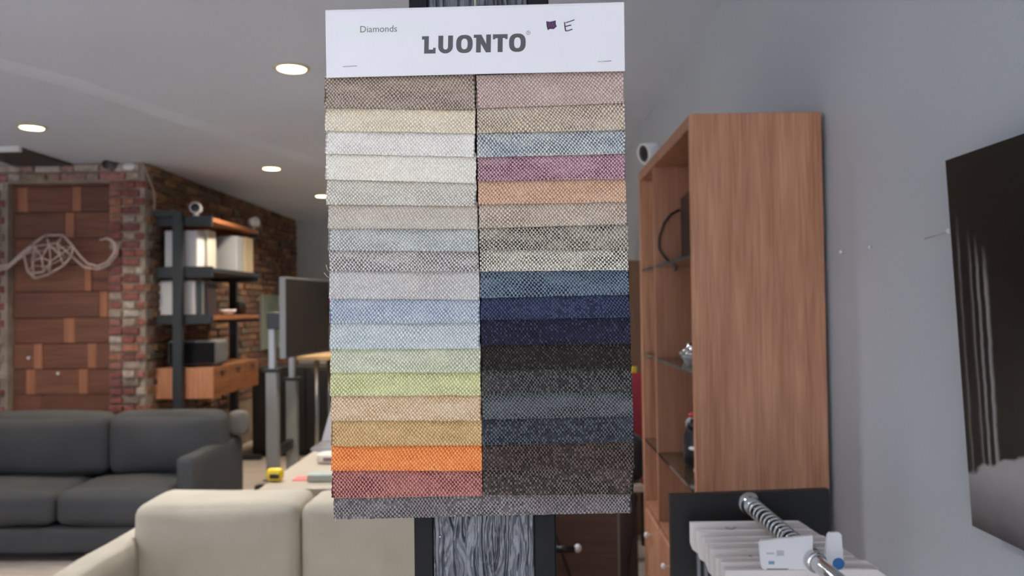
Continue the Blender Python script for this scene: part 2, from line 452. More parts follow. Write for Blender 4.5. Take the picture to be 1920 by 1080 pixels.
YP = .712
xa, xb, xc, xd = at(776, 1020, YP).x, at(813, 1020, YP).x, at(1001, 1020, YP).x, at(1043, 1020, YP).x
post = thing('wooden_post', 'rough dark wooden post with black steel sides holding the swatch card', 'post', ((xb + xc) / 2, YP + .05, 0))
nu, nvv = 140, 1800
uu = np.linspace(0, 1, nu); vv = np.linspace(0, CEIL, nvv); U, V = np.meshgrid(uu, vv)
W = xc - xb
wx = U * W * 1000 + 3.5 * (vnoise(U * 3, V * 9, 1) - .5) + 1.2 * (vnoise(U * 14, V * 60, 8) - .5)
# knots bend the grain
for kx, kz in ((.20, at(830, 1018, YP).z), (.33, at(868, 1052, YP).z), (.6, at(900, 1100, YP).z), (.3, 2.1)):
    rr = np.sqrt(((U - kx) * W / .010) ** 2 + ((V - kz) / .022) ** 2)
    wx = wx + 4.5 * np.exp(-rr ** 2) * np.sign(U - kx)
gr = (vnoise(wx / 2.0, V * 48, 2) * .42 + vnoise(wx / 5.0, V * 16, 3) * .33 + vnoise(wx / 1.0, V * 150, 4) * .25)
crack = np.clip((vnoise(wx / 3.0, V * 14, 6) - .70) * 8, 0, 1)
crack = np.maximum(crack, .8 * np.clip((vnoise(wx / 1.6, V * 40, 16) - .80) * 10, 0, 1))
dep = -.0055 * (gr - .5) + .0060 * crack
edge = np.minimum(U, 1 - U) * W
dep += .003 * np.exp(-edge / .0025)
me = grid_mesh('core', xb + U * W - post.location.x, YP + dep - post.location.y, V)
m_post = mat('post_wood', (84, 89, 99), .32, var=.18, scale=40, stretch=(1, 1, .2), spec=.9, bump=.0012, bscale=420, coat=.3)
link('timber_face', me, m_post, post)
part('timber_core', MB().box(xb + .001, xc - .001, YP + .005, YP + .09, 0, CEIL), m_post, post)
m_flange = mat('flange_steel', (20, 21, 24), .6, var=.15, scale=20, spec=.25)
for p0, p1 in ((xa, xb), (xc, xd)):
    part('steel_side', MB().box(p0, p1, YP + .002, YP + .10, 0, CEIL, .0015, 1), m_flange, post)
q = at(826, 1006, YP); part('screw', MB().lathe((q.x, YP, q.z), (0, -1, 0), [(-.004, .0014), (.0012, .0016), (.0018, .001)], 10), m_steel, post)

# ------------------------------------------------------------------ fabric swatch card
YC = .676
def bp2(px, py, y=YC):
    p = at(px, py, y); return Vector((p.x, p.z))
card = thing('fabric_swatch_card', 'hanging fabric sample card with white header and rows of woven tweed swatches', 'sample card', (at(900, 970, YC).x, YC, at(900, 970, YC).z))
CL = card.location.copy()
m_fab = bpy.data.materials.new('tweed_fabric'); m_fab.use_nodes = True
_nt = m_fab.node_tree; _p = _nt.nodes['Principled BSDF']; _a = _nt.nodes.new('ShaderNodeAttribute'); _a.attribute_name = 'yarn'
_nt.links.new(_a.outputs['Color'], _p.inputs['Base Color']); _p.inputs['Roughness'].default_value = .85; _p.inputs['Specular IOR Level'].default_value = .25
_p.inputs['Sheen Weight'].default_value = .15

PXM = YC / F        # metres per pixel on the card
CW, CHT = 3.55 * PXM, 4.05 * PXM
GAIN = 1.12
def dull(c, k=.9):
    c = np.array(lin(c)); l = c @ np.array((.25, .65, .10)); return l + (c - l) * k
def weave(name, TL, TR, BL, BR, dtop, dhem, light, dark, seed, pl=1.0, acc=None, label=None, amp=.0006, mid=None, tone=(1, 1, 1)):
    r_ = np.random.RandomState(seed)
    w = ((TR - TL).length + (BR - BL).length) / 2; h = ((TL - BL).length + (TR - BR).length) / 2
    nx, ny = max(4, round(w / CW)), max(3, round(h / CHT))
    su, sv = 4, 4
    Uc, Vc = np.meshgrid(np.arange(nx * su + 1) / su, np.arange(ny * sv + 1) / sv)
    wob = 2.2 * (vnoise(Uc * .05 + seed, Vc * .09, seed) - .5) + .5 * (vnoise(Uc * .3, Vc * .4 + seed, seed + 9) - .5)
    wob2 = 1.3 * (vnoise(Uc * .07, Vc * .10 + seed * 3, seed + 5) - .5) + .4 * (vnoise(Uc * .33 + seed, Vc * .3, seed + 6) - .5)
    Ud, Vd = Uc + wob, Vc + wob2
    iu = np.clip(np.floor(Ud).astype(int), 0, nx - 1); iv = np.clip(np.floor(Vd).astype(int), 0, ny - 1)
    fu = np.clip(Ud - iu - .5, -.5, .5); fv = np.clip(Vd - iv - .5, -.5, .5)
    pw = np.sqrt(np.clip(1 - (2.35 * fu) ** 2, 0, 1)); pf = np.sqrt(np.clip(1 - (1.85 * fv) ** 2, 0, 1))
    thick = .8 + .4 * r_.rand(ny, nx)
    flip = np.where(r_.rand(ny, nx) < .0, -1, 1)[iv, iu]
    hw = (.62 * flip * np.where(iu % 2 == 0, 1, -1) * np.cos(np.pi * (Vd - .5)) + .95 * pw - .40) * thick[iv, iu]
    hf = -.55 * flip * np.where(iv % 2 == 0, 1, -1) * np.cos(np.pi * (Ud - .5)) + .80 * pf - .42
    isw = hw > hf
    hh = np.maximum(hw, hf) * amp
    L = dull(light) * GAIN; D = dull(dark) * GAIN
    M = dull(mid) * GAIN if mid else D * .6 + L * .4
    A_ = dull(acc) * GAIN if acc else L
    tn = np.array(tone); L = L * tn; D = D * tn; M = M * tn; A_ = A_ * tn
    cw = r_.rand(ny, nx)                                   # one value for each float of yarn
    patch = vnoise(np.arange(nx)[None, :] * .09 + seed * 1.7, np.arange(ny)[:, None] * .30, seed + 2)
    patch2 = vnoise(np.arange(nx)[None, :] * .05 + seed * 2.3, np.arange(ny)[:, None] * .10, seed + 3)
    isl = cw < (1.1 if pl >= 1 else np.clip(pl + (patch - .62) * .5, 0, 1))
    cell = np.where(isl[..., None], L, M)
    cell = cell * (1 - .5 * np.clip(patch2[..., None] * 2.2 - 1, 0, 1)) + A_ * (.5 * np.clip(patch2[..., None] * 2.2 - 1, 0, 1))
    cell = cell * (.92 + .16 * r_.rand(ny, nx, 1))
    wk = np.clip(r_.rand(ny, nx, 1) * .5 + (1 - patch[..., None]) * 1.1 - .4, 0, 1)
    wcell = (D * (1 - wk * .35) + cell * wk * .35) * (.92 + .16 * r_.rand(ny, nx, 1))
    colr = np.where(isw[..., None], cell[iv, iu], wcell[iv, iu])
    gap = np.clip((.16 - np.maximum(hw, hf)) / .2, 0, .75)[..., None]      # shade put into the colour where the weave lies low
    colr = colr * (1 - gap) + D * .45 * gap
    s, t = Uc / nx, Vc / ny                                # t: 0 at the top, 1 at the hem
    e_l = .5 * PXM * (vnoise(Vc * 1.1, Vc * 0 + seed, seed + 11) - .5) * 3
    e_b = .5 * PXM * (vnoise(Uc * .9, Uc * 0 + seed, seed + 12) - .5) * 3
    PX = (TL.x * (1 - s) + TR.x * s) * (1 - t) + (BL.x * (1 - s) + BR.x * s) * t + e_l * (np.abs(s - .5) > .492)
    PZ = (TL.y * (1 - s) + TR.y * s) * (1 - t) + (BL.y * (1 - s) + BR.y * s) * t + e_b * (t > .97)
    curl = .0005 * np.sin(s * np.pi * 2.0 + seed) * t
    PY = dtop * (1 - t) + dhem * t + curl - hh
    # turn the rim back so that the cloth has thickness
    def rim(Aa, off):
        Bb = np.pad(Aa, 1, mode='edge'); 
        if off is not None: Bb[0, :] += off; Bb[-1, :] = Bb[-1, :] * 1; 
        return Bb
    X2, Z2, Y2 = np.pad(PX, 1, mode='edge'), np.pad(PZ, 1, mode='edge'), np.pad(PY, 1, mode='edge')
    Y2[0, :] += .0011; Y2[-1, :] += .0011; Y2[:, 0] += .0011; Y2[:, -1] += .0011
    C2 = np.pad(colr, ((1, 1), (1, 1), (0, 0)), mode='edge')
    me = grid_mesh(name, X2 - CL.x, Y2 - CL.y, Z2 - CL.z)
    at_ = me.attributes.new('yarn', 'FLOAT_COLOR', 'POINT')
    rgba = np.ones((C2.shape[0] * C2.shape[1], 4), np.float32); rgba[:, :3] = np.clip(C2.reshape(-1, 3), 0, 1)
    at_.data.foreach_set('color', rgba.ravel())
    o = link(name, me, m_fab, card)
    if label: o['label'] = label
    return o

TONE = [(0.793, 0.707, 0.629), (1.222, 1.206, 1.124), (1.336, 1.194, 1.009), (1.204, 1.136, 1.053), (1.183, 1.149, 1.039), (1.099, 1.067, 0.961), (1.098, 1.056, 0.933), (0.953, 0.919, 0.84), (1.068, 1.023, 0.918), (1.069, 1.021, 0.864), (1.112, 1.055, 0.944), (1.119, 1.075, 1.033), (1.09, 1.052, 1.066), (0.976, 0.888, 0.746), (1.043, 0.968, 0.824), (1.07, 0.822, 0.509), (0.947, 0.662, 0.62), (1.1, 1.017, 0.916), (1.155, 1.129, 1.045), (1.155, 1.133, 1.016), (0.879, 0.707, 0.697), (1.093, 1.015, 0.928), (1.0, 0.953, 0.87), (0.789, 0.747, 0.674), (1.077, 1.063, 0.98), (0.407, 0.438, 0.475), (0.398, 0.426, 0.486), (0.237, 0.217, 0.373), (0.27, 0.237, 0.213), (0.284, 0.264, 0.258), (0.586, 0.591, 0.568), (0.497, 0.501, 0.519), (0.446, 0.36, 0.331), (0.347, 0.292, 0.264), (0.83, 0.803, 0.778)]      # dye strength of each cloth
# hem heights in the photograph: (left y, right y)
LH = [(203, 207), (246, 251), (289, 295), (337, 344), (384, 387), (429, 430), (470, 472), (508, 510), (560, 562), (606, 605.5), (655, 653.5),
      (699, 698), (742, 741), (788.5, 788), (836, 834.5), (882, 882), (933, 929)]
RH = [(204, 194), (250, 245), (296, 289), (340.5, 336), (384, 379), (428, 421), (469, 467.5), (509, 506.5), (559, 552), (600, 594.5), (647, 644),
      (694, 690), (738, 735.6), (786, 780), (834, 827.5), (881, 879), (927.5, 926)]
LC = [  # light yarn, dark yarn, share of light floats, accent, label
 ((222, 214, 206), (112, 99, 92), 1, None, 'taupe tweed swatch with pale dots'),
 ((224, 214, 202), (172, 156, 136), 1, (214, 200, 160), 'cream tweed swatch'),
 ((230, 233, 238), (172, 172, 178), 1, None, 'cool white tweed swatch'),
 ((226, 226, 222), (190, 186, 180), 1, (228, 222, 210), 'warm white tweed swatch'),
 ((212, 210, 207), (146, 140, 137), 1, None, 'pale stone grey tweed swatch'),
 ((204, 198, 194), (158, 150, 144), 1, (205, 190, 180), 'greige tweed swatch'),
 ((206, 211, 217), (124, 128, 134), 1, (190, 202, 216), 'silver blue tweed swatch'),
 ((222, 221, 224), (96, 88, 92), 1, None, 'grey and white dotted tweed swatch'),
 ((208, 208, 213), (148, 148, 158), 1, (212, 206, 198), 'light lilac grey tweed swatch'),
 ((200, 212, 230), (106, 122, 160), 1, (180, 190, 220), 'sky blue tweed swatch'),
 ((204, 216, 224), (134, 146, 156), 1, (190, 212, 228), 'ice blue tweed swatch'),
 ((208, 212, 192), (144, 150, 126), 1, (206, 210, 170), 'sage tweed swatch'),
 ((214, 218, 160), (146, 148, 98), 1, (206, 208, 130), 'lime green tweed swatch'),
 ((228, 218, 206), (176, 142, 100), 1, (216, 186, 148), 'sand tweed swatch'),
 ((216, 188, 142), (150, 116, 74), 1, None, 'golden ochre tweed swatch'),
 ((242, 176, 124), (196, 96, 44), 1, None, 'bright orange tweed swatch'),
 ((210, 164, 156), (86, 54, 56), 1, (214, 130, 126), 'brick red tweed swatch')]
RC = [
 ((208, 194, 192), (142, 124, 124), 1, None, 'dusty mauve tweed swatch'),
 ((212, 200, 188), (118, 102, 92), 1, (214, 198, 170), 'mushroom tweed swatch'),
 ((204, 208, 213), (82, 90, 108), 1, (176, 190, 212), 'denim grey tweed swatch'),
 ((226, 208, 216), (98, 58, 82), 1, (206, 160, 184), 'plum tweed swatch'),
 ((222, 192, 168), (150, 112, 90), 1, None, 'salmon tweed swatch'),
 ((218, 206, 196), (124, 108, 100), 1, None, 'rosy beige tweed swatch'),
 ((226, 221, 212), (20, 18, 17), 1, None, 'black and ivory tweed swatch with dark ground'),
 ((226, 221, 212), (40, 37, 34), 1, None, 'black and ivory tweed swatch with lighter ground'),
 ((190, 206, 220), (26, 34, 56), 1, (160, 190, 214), 'steel blue tweed swatch'),
 ((112, 122, 158), (26, 28, 52), .9, None, 'navy tweed swatch'),
 ((130, 132, 146), (22, 22, 38), .4, None, 'midnight tweed swatch with grey flecks'),
 ((136, 132, 130), (26, 23, 22), .4, None, 'black brown tweed swatch with grey flecks'),
 ((184, 186, 188), (18, 19, 21), .7, None, 'black and grey dotted tweed swatch'),
 ((142, 148, 154), (32, 35, 39), 1, None, 'graphite tweed swatch'),
 ((124, 132, 142), (22, 25, 31), .7, None, 'ink blue tweed swatch'),
 ((150, 142, 138), (26, 20, 20), .75, None, 'espresso tweed swatch'),
 ((190, 184, 180), (28, 23, 22), .65, None, 'espresso tweed swatch with pale flecks')]
def ex(k, y):   # column edges in pixels by height
    if k == 'l': return np.interp(y, [147, 205, 300, 400, 520, 720, 860, 935], [614, 609.5, 611, 613.5, 617, 619.5, 621, 623])
    if k == 'm': return np.interp(y, [145, 300, 500, 700, 930], [891.2, 890.6, 897.4, 900.8, 904])
    if k == 'n': return np.interp(y, [145, 300, 500, 700, 930], [892.8, 894.4, 899.8, 902.6, 905.2])
    return np.interp(y, [137, 200, 300, 450, 600, 750, 850, 926], [1167.5, 1169, 1171.5, 1175.5, 1180.5, 1185, 1188, 1187])
rs = random.Random(3)
for side, hems, cols in (('L', LH, LC), ('R', RH, RC)):
    ka, kb = ('l', 'm') if side == 'L' else ('n', 'r')
    for i, ((y0, y1), (li, da, pl, ac, lab)) in enumerate(zip(hems, cols)):
        t0, t1 = (140, 130) if i == 0 else (hems[i - 1][0] - 9, hems[i - 1][1] - 9)
        if side == 'L' and i == 0: t0, t1 = 141, 136
        d = YC + .0012 + i * .00055
        if i == 0: d += .0008
        j0, j1 = (rs.uniform(-1.4, .8) if side == 'L' else 0), (rs.uniform(-.8, 1.4) if side == 'R' else rs.uniform(-.4, .6))
        TL = bp2(ex(ka, y0) + j0, t0, d); TR = bp2(ex(kb, y1) + j1, t1, d); BL = bp2(ex(ka, y0) + j0, y0, d); BR = bp2(ex(kb, y1) + j1, y1, d)
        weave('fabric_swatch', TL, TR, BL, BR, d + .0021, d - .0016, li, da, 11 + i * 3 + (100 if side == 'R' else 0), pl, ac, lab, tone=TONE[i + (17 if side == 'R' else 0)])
d = YC + .0118
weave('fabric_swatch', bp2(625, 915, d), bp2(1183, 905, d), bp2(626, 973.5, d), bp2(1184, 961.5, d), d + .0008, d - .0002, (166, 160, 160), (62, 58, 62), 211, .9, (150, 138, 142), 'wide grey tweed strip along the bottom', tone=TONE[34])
# dark stiff board behind everything, visible in the slit between the columns
m_dark = mat('backing_card', (38, 34, 34), .9)
bk = MB(); q0, q1, q2, q3 = bp2(618, 100), bp2(1163, 90), bp2(1178, 950), bp2(630, 956)
bk.prism([(q0.x, YC + .0165, q0.y), (q1.x, YC + .0165, q1.y), (q2.x, YC + .0165, q2.y), (q3.x, YC + .0165, q3.y)], (0, .003, 0))
part('backing_board', bk, m_dark, card)
# header: folded stiff white card, slightly bowed
m_card = mat('header_card', (238, 238, 243), .42, var=.012, scale=14)
A_, B_, C_, D_ = bp2(611, 20), bp2(1169.5, 5), bp2(1171, 134.5), bp2(613, 147)
n = 24; vs_ = []; fs = []
def hp(s, t, dy):
    x = (A_.x * (1 - s) + B_.x * s) * (1 - t) + (D_.x * (1 - s) + C_.x * s) * t
    z_ = (A_.y * (1 - s) + B_.y * s) * (1 - t) + (D_.y * (1 - s) + C_.y * s) * t
    return (x, YC - .0018 + dy - .0012 * math.sin(math.pi * s) * t, z_)
for k in range(n + 1):
    for t, dy in ((0, .0035), (0, .0006), (.04, 0), (.35, 0), (.7, 0), (1, 0), (1, .0006)): vs_.append(hp(k / n, t, dy))
for k in range(n):
    for j in range(6): fs.append((k * 7 + j, (k + 1) * 7 + j, (k + 1) * 7 + j + 1, k * 7 + j + 1))
    fs.append((k * 7 + 6, (k + 1) * 7 + 6, (k + 1) * 7, k * 7))
fs.append(tuple(range(7))); fs.append(tuple(n * 7 + k for k in range(6, -1, -1)))
header = part('header_card', MB().add(vs_, fs), m_card, card, 'white printed header of the sample card')
qa, qb = bp2(613, 18), bp2(660, 17)
part('header_back_flap', MB().prism([(A_.x + .0005, YC + .004, A_.y + .0006), (B_.x - .002, YC + .004, B_.y + .0002), (C_.x, YC + .004, C_.y + .004), (D_.x, YC + .004, D_.y + .004)], (0, .0008, 0)), m_card, card)
# ---- print on the header: local frame (px to the right, px up) along the tilted baseline
m_ink = mat('ink_grey', (84, 88, 90), .5)
def ink(px, py, lift=.00012):
    """point on the header front for a pixel"""
    p = bp2(px, py, YC - .0018)
    s = (p.x - A_.x) / (B_.x - A_.x); t = (A_.y + (B_.y - A_.y) * s - p.y) / ((A_.y - D_.y))
    return Vector((p.x, YC - .0018 - .0012 * math.sin(math.pi * min(max(s, 0), 1)) * min(max(t, 0), 1) - lift, p.y))
def frame(px, py, sc, tilt=-.021):
    return lambda x, y: ink(px + sc * (x + y * .014), py + sc * (x * tilt - y))
BK = (0, .0003, 0)
# logo letters; unit = crop pixel / 6.19, origin at the foot of the first letter
Lf = frame(780 + 95 / 6.19, 55 + 286 / 6.19, 1 / 6.19)
def poly_letter(pts): return MB().prism([Lf(x, y) for x, y in pts], BK)
Lm = poly_letter([(-27, 203), (53, 203), (53, 46), (104, 46), (104, 66), (133, 66), (133, 0), (0, 0), (0, 165), (-27, 165)])
def arc(cx, cy, rx, ry, a0, a1, n_=14): return [(cx + rx * math.cos(math.radians(a0 + (a1 - a0) * k / n_)), cy + ry * math.sin(math.radians(a0 + (a1 - a0) * k / n_))) for k in range(n_ + 1)]
Uo = [(163, 205)] + [(163, 75)] + arc(248, 75, 85, 78, 180, 360) + [(333, 205)]
Ui = [(220, 205)] + [(220, 75)] + arc(248, 75, 28, 33, 180, 360) + [(276, 205)]
def sup(cx, cy, rx, ry, e, n_=40):
    out = []
    for k in range(n_):
        t = 2 * math.pi * k / n_; c_, s_ = math.cos(t), math.sin(t)
        out.append((cx + rx * math.copysign(abs(c_) ** e, c_), cy + ry * math.copysign(abs(s_) ** e, s_)))
    return out
letters = [Lm, MB().strip([Lf(*p) for p in Uo], [Lf(*p) for p in Ui], BK),
           MB().strip([Lf(*p) for p in sup(466, 103, 96, 106, .78)], [Lf(*p) for p in sup(466, 103, 37, 62, .8)], BK, True),
           poly_letter([(573, 208), (662, 208), (718, 100), (718, 208), (773, 208), (773, 0), (716, 0), (657, 102), (657, 0), (602, 0), (602, 172), (573, 172)]),
           poly_letter([(795, 208), (966, 208), (966, 150), (938, 150), (938, 163), (910, 163), (910, 0), (852, 0), (852, 163), (824, 163), (824, 150), (795, 150)]),
           MB().strip([Lf(*p) for p in sup(1080, 105, 97, 107, .78)], [Lf(*p) for p in sup(1080, 105, 38, 63, .8)], BK, True)]
for mb in letters: part('logo_letter', mb, m_ink, header)
RM = MB().strip([Lf(*p) for p in sup(1205, 218, 23, 24, 1)], [Lf(*p) for p in sup(1205, 218, 19, 20, 1)], BK, True)
RM.strip([Lf(*p) for p in [(1198, 208), (1198, 230), (1210, 230), (1213, 225), (1210, 219), (1199, 219)]], [Lf(*p) for p in [(1201, 208), (1201, 227), (1208, 227), (1209, 225), (1208, 222), (1199, 222)]], BK)
RM.strip([Lf(1206, 220), Lf(1211, 208)], [Lf(1209, 220), Lf(1214, 208)], BK)
part('registered_mark', RM, m_ink, header)
m_sticker = mat('sticker', (236, 240, 241), .3)
part('sticker', MB().prism([ink(640, 68, .00004), ink(792, 64, .00004), ink(791, 44, .00004), ink(640, 48, .00004)], (0, .0001, 0)), m_sticker, header, 'faint pale label under the small print')
def text_mesh(body, f_, size):
    cu = bpy.data.curves.new('print', 'FONT'); cu.body = body; cu.size = 1.0; cu.resolution_u = 4
    o_ = bpy.data.objects.new('print', cu); COL.objects.link(o_)
    bpy.context.view_layer.update()
    me_ = bpy.data.meshes.new_from_object(o_.evaluated_get(bpy.context.evaluated_depsgraph_get()))
    w_ = max(v.co.x for v in me_.vertices) - min(v.co.x for v in me_.vertices); x_ = min(v.co.x for v in me_.vertices)
    mb = MB().add([f_((v.co.x - x_) / w_ * size[0], v.co.y * size[1]) for v in me_.vertices], [tuple(p.vertices) for p in me_.polygons])
    bpy.data.objects.remove(o_); return mb
tf = frame(675.5, 61, 1.0)
part('small_print', text_mesh('Diamonds', tf, (69, 17.5)), mat('ink_light', (112, 114, 116), .5), header)
# pen marks
m_pen = mat('pen_purple', (74, 40, 84), .5); m_pen2 = mat('pen_violet', (84, 62, 104), .5)
def stroke(pts, r, m_): return part('pen_mark', MB().tube([ink(x, y, .0002) for x, y in pts], r, 6), m_, header)
part('pen_mark', MB().prism([ink(*p) for p in ((1024, 40), (1031, 41), (1042, 38.5), (1042, 45), (1044, 50), (1038, 55), (1031, 54.5), (1027, 57), (1025, 50))], (0, .0001, 0)), m_pen, header)
stroke([(1029, 51), (1031, 44), (1034, 50), (1036, 44), (1038, 51)], .0002, mat('pen_pale', (150, 110, 150), .6))
stroke([(1058.5, 42), (1059, 50), (1060.5, 58.5)], .00055, m_pen2)
stroke([(1061, 43), (1068, 40.5), (1077, 37.5)], .0004, m_pen2)
stroke([(1060, 50), (1066, 48.5), (1071, 47.5)], .00045, m_pen2)
stroke([(1060.5, 58.5), (1066, 57.5), (1073, 55)], .00045, m_pen2)
for x0, y0, x1, y1 in ((643.5, 125.5, 669, 124), (1121, 116, 1146, 114.5)):
    a, b_ = ink(x0, y0, .0004), ink(x1, y1, .0004)
    part('staple', MB().tube([a + Vector((0, .003, 0)), a, b_, b_ + Vector((0, .003, 0))], .00035, 6), m_chrome, card)
# string the card hangs from
a = bp2(891, 10)
part('hanging_string', MB().tube([(a.x, YC + .001, a.y - .004), (a.x + .0002, YC + .002, a.y + .05), (a.x - .0005, YC + .006, a.y + .3), (a.x - .001, YC + .012, 2.3)], .0010, 8), mat('string', (196, 190, 176), .8), card)
part('nail', MB().lathe((a.x - .001, YP - .014, 2.3), (0, 1, 0), [(0, .004), (.002, .004), (.002, .0015), (.03, .0015)], 10), m_steel, post)
# loose threads along the cut edges
m_thread = mat('thread', (200, 190, 175), .9)
for px, py, dx, dy in ((617, 520, -11, -9), (615, 508, -5, -12), (620, 788, -5, 6), (611, 203, -3, 1), (610, 246, -4, 1), (1176, 428, 4, -3), (1173, 392, 3, -5), (619, 655, -3, 3), (621, 836, -3, 2), (626, 973, 2, 6)):
    p = bp2(px, py); q = bp2(px + dx * .5, py + dy * .3 + 1.5); r_ = bp2(px + dx, py + dy)
    part('loose_thread', MB().tube([(p.x, YC + .004, p.y), (q.x, YC + .0035, q.y), (r_.x, YC + .003, r_.y)], .00028, 5), m_thread, card)

# ------------------------------------------------------------------ bookcase along the right wall
BY0, BX0, BX1 = 2.12, None, XR - .012
BX0 = at(1300, 570, BY0).x
BTOP = at(1425, 211, BY0).z
def yfront(px): # depth at which the front plane of the bookcase is seen at column px on the horizon row
    lo, hi = 1.5, 6.0
    for _ in range(40):
        m_ = (lo + hi) / 2
        if at(px, 575, m_).x > BX0: hi = m_
        else: lo = m_
    return (lo + hi) / 2
BYD, BY1 = yfront(1227), yfront(1203)
case = thing('bookcase', 'tall walnut bookcase with glass shelves against the grey wall', 'bookcase', ((BX0 + BX1) / 2, (BY0 + BY1) / 2, 0))
part('side_panel', MB().box(BX0, BX1, BY0, BY0 + .025, 0, BTOP, .001, 1), m_walnut, case)
part('side_panel', MB().box(BX0, BX1, BY1, BY1 + .025, 0, BTOP - .0, .001, 1), m_walnut, case)
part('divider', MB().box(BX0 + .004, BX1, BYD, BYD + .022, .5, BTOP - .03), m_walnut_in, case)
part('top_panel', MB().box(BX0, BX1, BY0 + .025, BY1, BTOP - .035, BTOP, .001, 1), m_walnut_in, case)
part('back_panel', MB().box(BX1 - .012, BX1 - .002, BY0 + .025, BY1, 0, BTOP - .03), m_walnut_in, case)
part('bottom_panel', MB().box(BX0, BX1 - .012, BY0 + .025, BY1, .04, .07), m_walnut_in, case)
def zfront(px, py):
    """height of the front plane at a pixel column / row"""
    return at(px, py, yfront(px)).z
GZ = [zfront(1270, 487), zfront(1250, 683), zfront(1240, 865)]
for g in GZ:
    for y0, y1 in ((BY0 + .027, BYD - .002), (BYD + .024, BY1 - .002)):
        part('glass_shelf', MB().box(BX0 + .004, BX1 - .014, y0, y1, g - .004, g + .004), m_glass, case)
        for yy in (y0 + .012, y1 - .012):
            part('shelf_pin', MB().lathe((BX0 + .07, yy, g - .005), (0, 0, -1), [(0, .008), (.003, .008), (.004, .005), (.012, .005)], 10), m_steel, case)
DZ = zfront(1225, 975)
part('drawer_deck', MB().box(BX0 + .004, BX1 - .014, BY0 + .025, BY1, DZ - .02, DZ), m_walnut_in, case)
for k, (z0, z1) in enumerate(((DZ - .25, DZ - .025), (DZ - .48, DZ - .255))):
    for y0, y1 in ((BY0 + .027, BYD - .001), (BYD + .003, BY1 - .001)):
        dr = part('drawer', MB().box(BX0 + .001, BX0 + .3, y0 + .002, y1 - .002, z0, z1, .002, 1), m_walnut, case)
        part('knob', MB().lathe((BX0 + .001, (y0 + y1) / 2 + .1 * (y0 < BYD - .3), (z0 + z1) / 2 + .05), (-1, 0, 0), [(0, .004), (.012, .004), (.016, .011), (.024, .010), (.027, .003)], 14), m_white, dr)
# things on the bookcase
g = GZ[0] + .0045
bz = at(1288, 364, 2.6).z
solo('speaker_box', MB().box(.533, .68, 2.50, 2.685, g, bz, .004), m_blackgloss, 'black upright box on the top glass shelf of the walnut bookcase', 'box')
yy = BYD - .022
pts = [(at(px, py, yy).x, yy + .006 * math.sin(k * .7), at(px, py, yy).z) for k, (px, py) in enumerate(((1284, 392), (1272, 394), (1259, 401), (1246, 418), (1237, 444), (1236, 466), (1244, 480), (1256, 487)))]
pts[-1] = (pts[-1][0], pts[-1][1], g + .006)
solo('power_cord', MB().tube(pts, .0042, 8), m_blackgloss, 'black cord looping beside the upright box in the bookcase', 'cord')
g = GZ[1] + .0045
m_clear = mat('clear_glass', (235, 238, 238), .05, trans=.7)
for k, (x, y, s_) in enumerate(((.505, 2.40, .62), (.53, 2.56, .62))):
    d = thing('glass_dish', ('nearer' if k == 0 else 'farther') + ' clear glass dish on the middle glass shelf of the bookcase', 'dish', (x, y, g), 'glass dishes in the bookcase')
    part('bowl', MB().lathe((x, y, g), (0, 0, 1), [(0, .03 * s_), (.006, .032 * s_), (.022, .05 * s_), (.032, .056 * s_), (.030, .051 * s_), (.012, .03 * s_)], 20), m_clear, d)
    part('lid', MB().lathe((x, y, g + .033), (0, 0, 1), [(0, .05 * s_), (.006, .04 * s_), (.012, .012 * s_), (.022, .014 * s_), (.026, .006 * s_)], 20), m_chrome, d)
g = GZ[2] + .0045
fx, fy = .540, 2.52
fg = thing('figurine', 'black rounded figurine with white bib and red cap on the low glass shelf', 'figurine', (fx, fy, g))
part('body', MB().lathe((fx, fy, g), (0, 0, 1), [(0, .035), (.004, .040), (.05, .044), (.09, .042), (.118, .034), (.132, .02)], 20), m_blackgloss, fg)
part('head', MB().sphere((fx, fy, g + .130), .036, .034, .024), mat('figurine_grey', (150, 150, 152), .4), fg)
part('face', MB().sphere((fx - .012, fy - .022, g + .128), .024, .016, .020), m_blackgloss, fg)
part('cap', MB().sphere((fx - .008, fy, g + .156), .018, .02, .010), mat('cap_red', (190, 40, 60), .5), fg)
part('bib', MB().sphere((fx - .012, fy - .032, g + .058), .022, .02, .007), m_white, fg)
vx, vy = .508, 2.29
solo('white_vase', MB().lathe((vx, vy, g), (0, 0, 1), [(0, .016), (.004, .02), (.03, .028), (.05, .022), (.072, .010), (.080, .011)], 20), m_white, 'small white vase at the near end of the low glass shelf', 'vase')
# white camera on top
def shop_camera(loc, aim, r, label, stalk=True, group='white security cameras'):
    """loc: point it stands on; aim: unit vector the lens looks along"""
    aim = Vector(aim).normalized(); c = Vector(loc) + Vector((0, 0, r * 1.35))
    t_ = thing('security_camera', label, 'camera', loc, group)
    part('housing', MB().lathe(c - aim * r * 1.0, aim, [(0, r * .35), (r * .1, r * .62), (r * .4, r * .88), (r * .9, r), (r * 1.75, r), (r * 1.85, r * .93), (r * 1.85, r * .80), (r * 1.75, r * .78)], 24), m_white, t_)
    part('lens', MB().lathe(c - aim * r * 1.0, aim, [(r * 1.5, r * .2), (r * 1.6, r * .79), (r * 1.77, r * .78), (r * 1.80, r * .3)], 20), m_blackgloss, t_)
    part('stand', MB().lathe(loc, (0, 0, 1), [(0, r * .6), (r * .1, r * .6), (r * .16, r * .22), (r * .8, r * .22)], 16), m_white, t_)
    return t_
yc = BY1 - .10
shop_camera((BX0 + .028, yc, BTOP + .0005), (-.92, -.42, -.20), .040, 'white round security camera on top of the walnut bookcase')

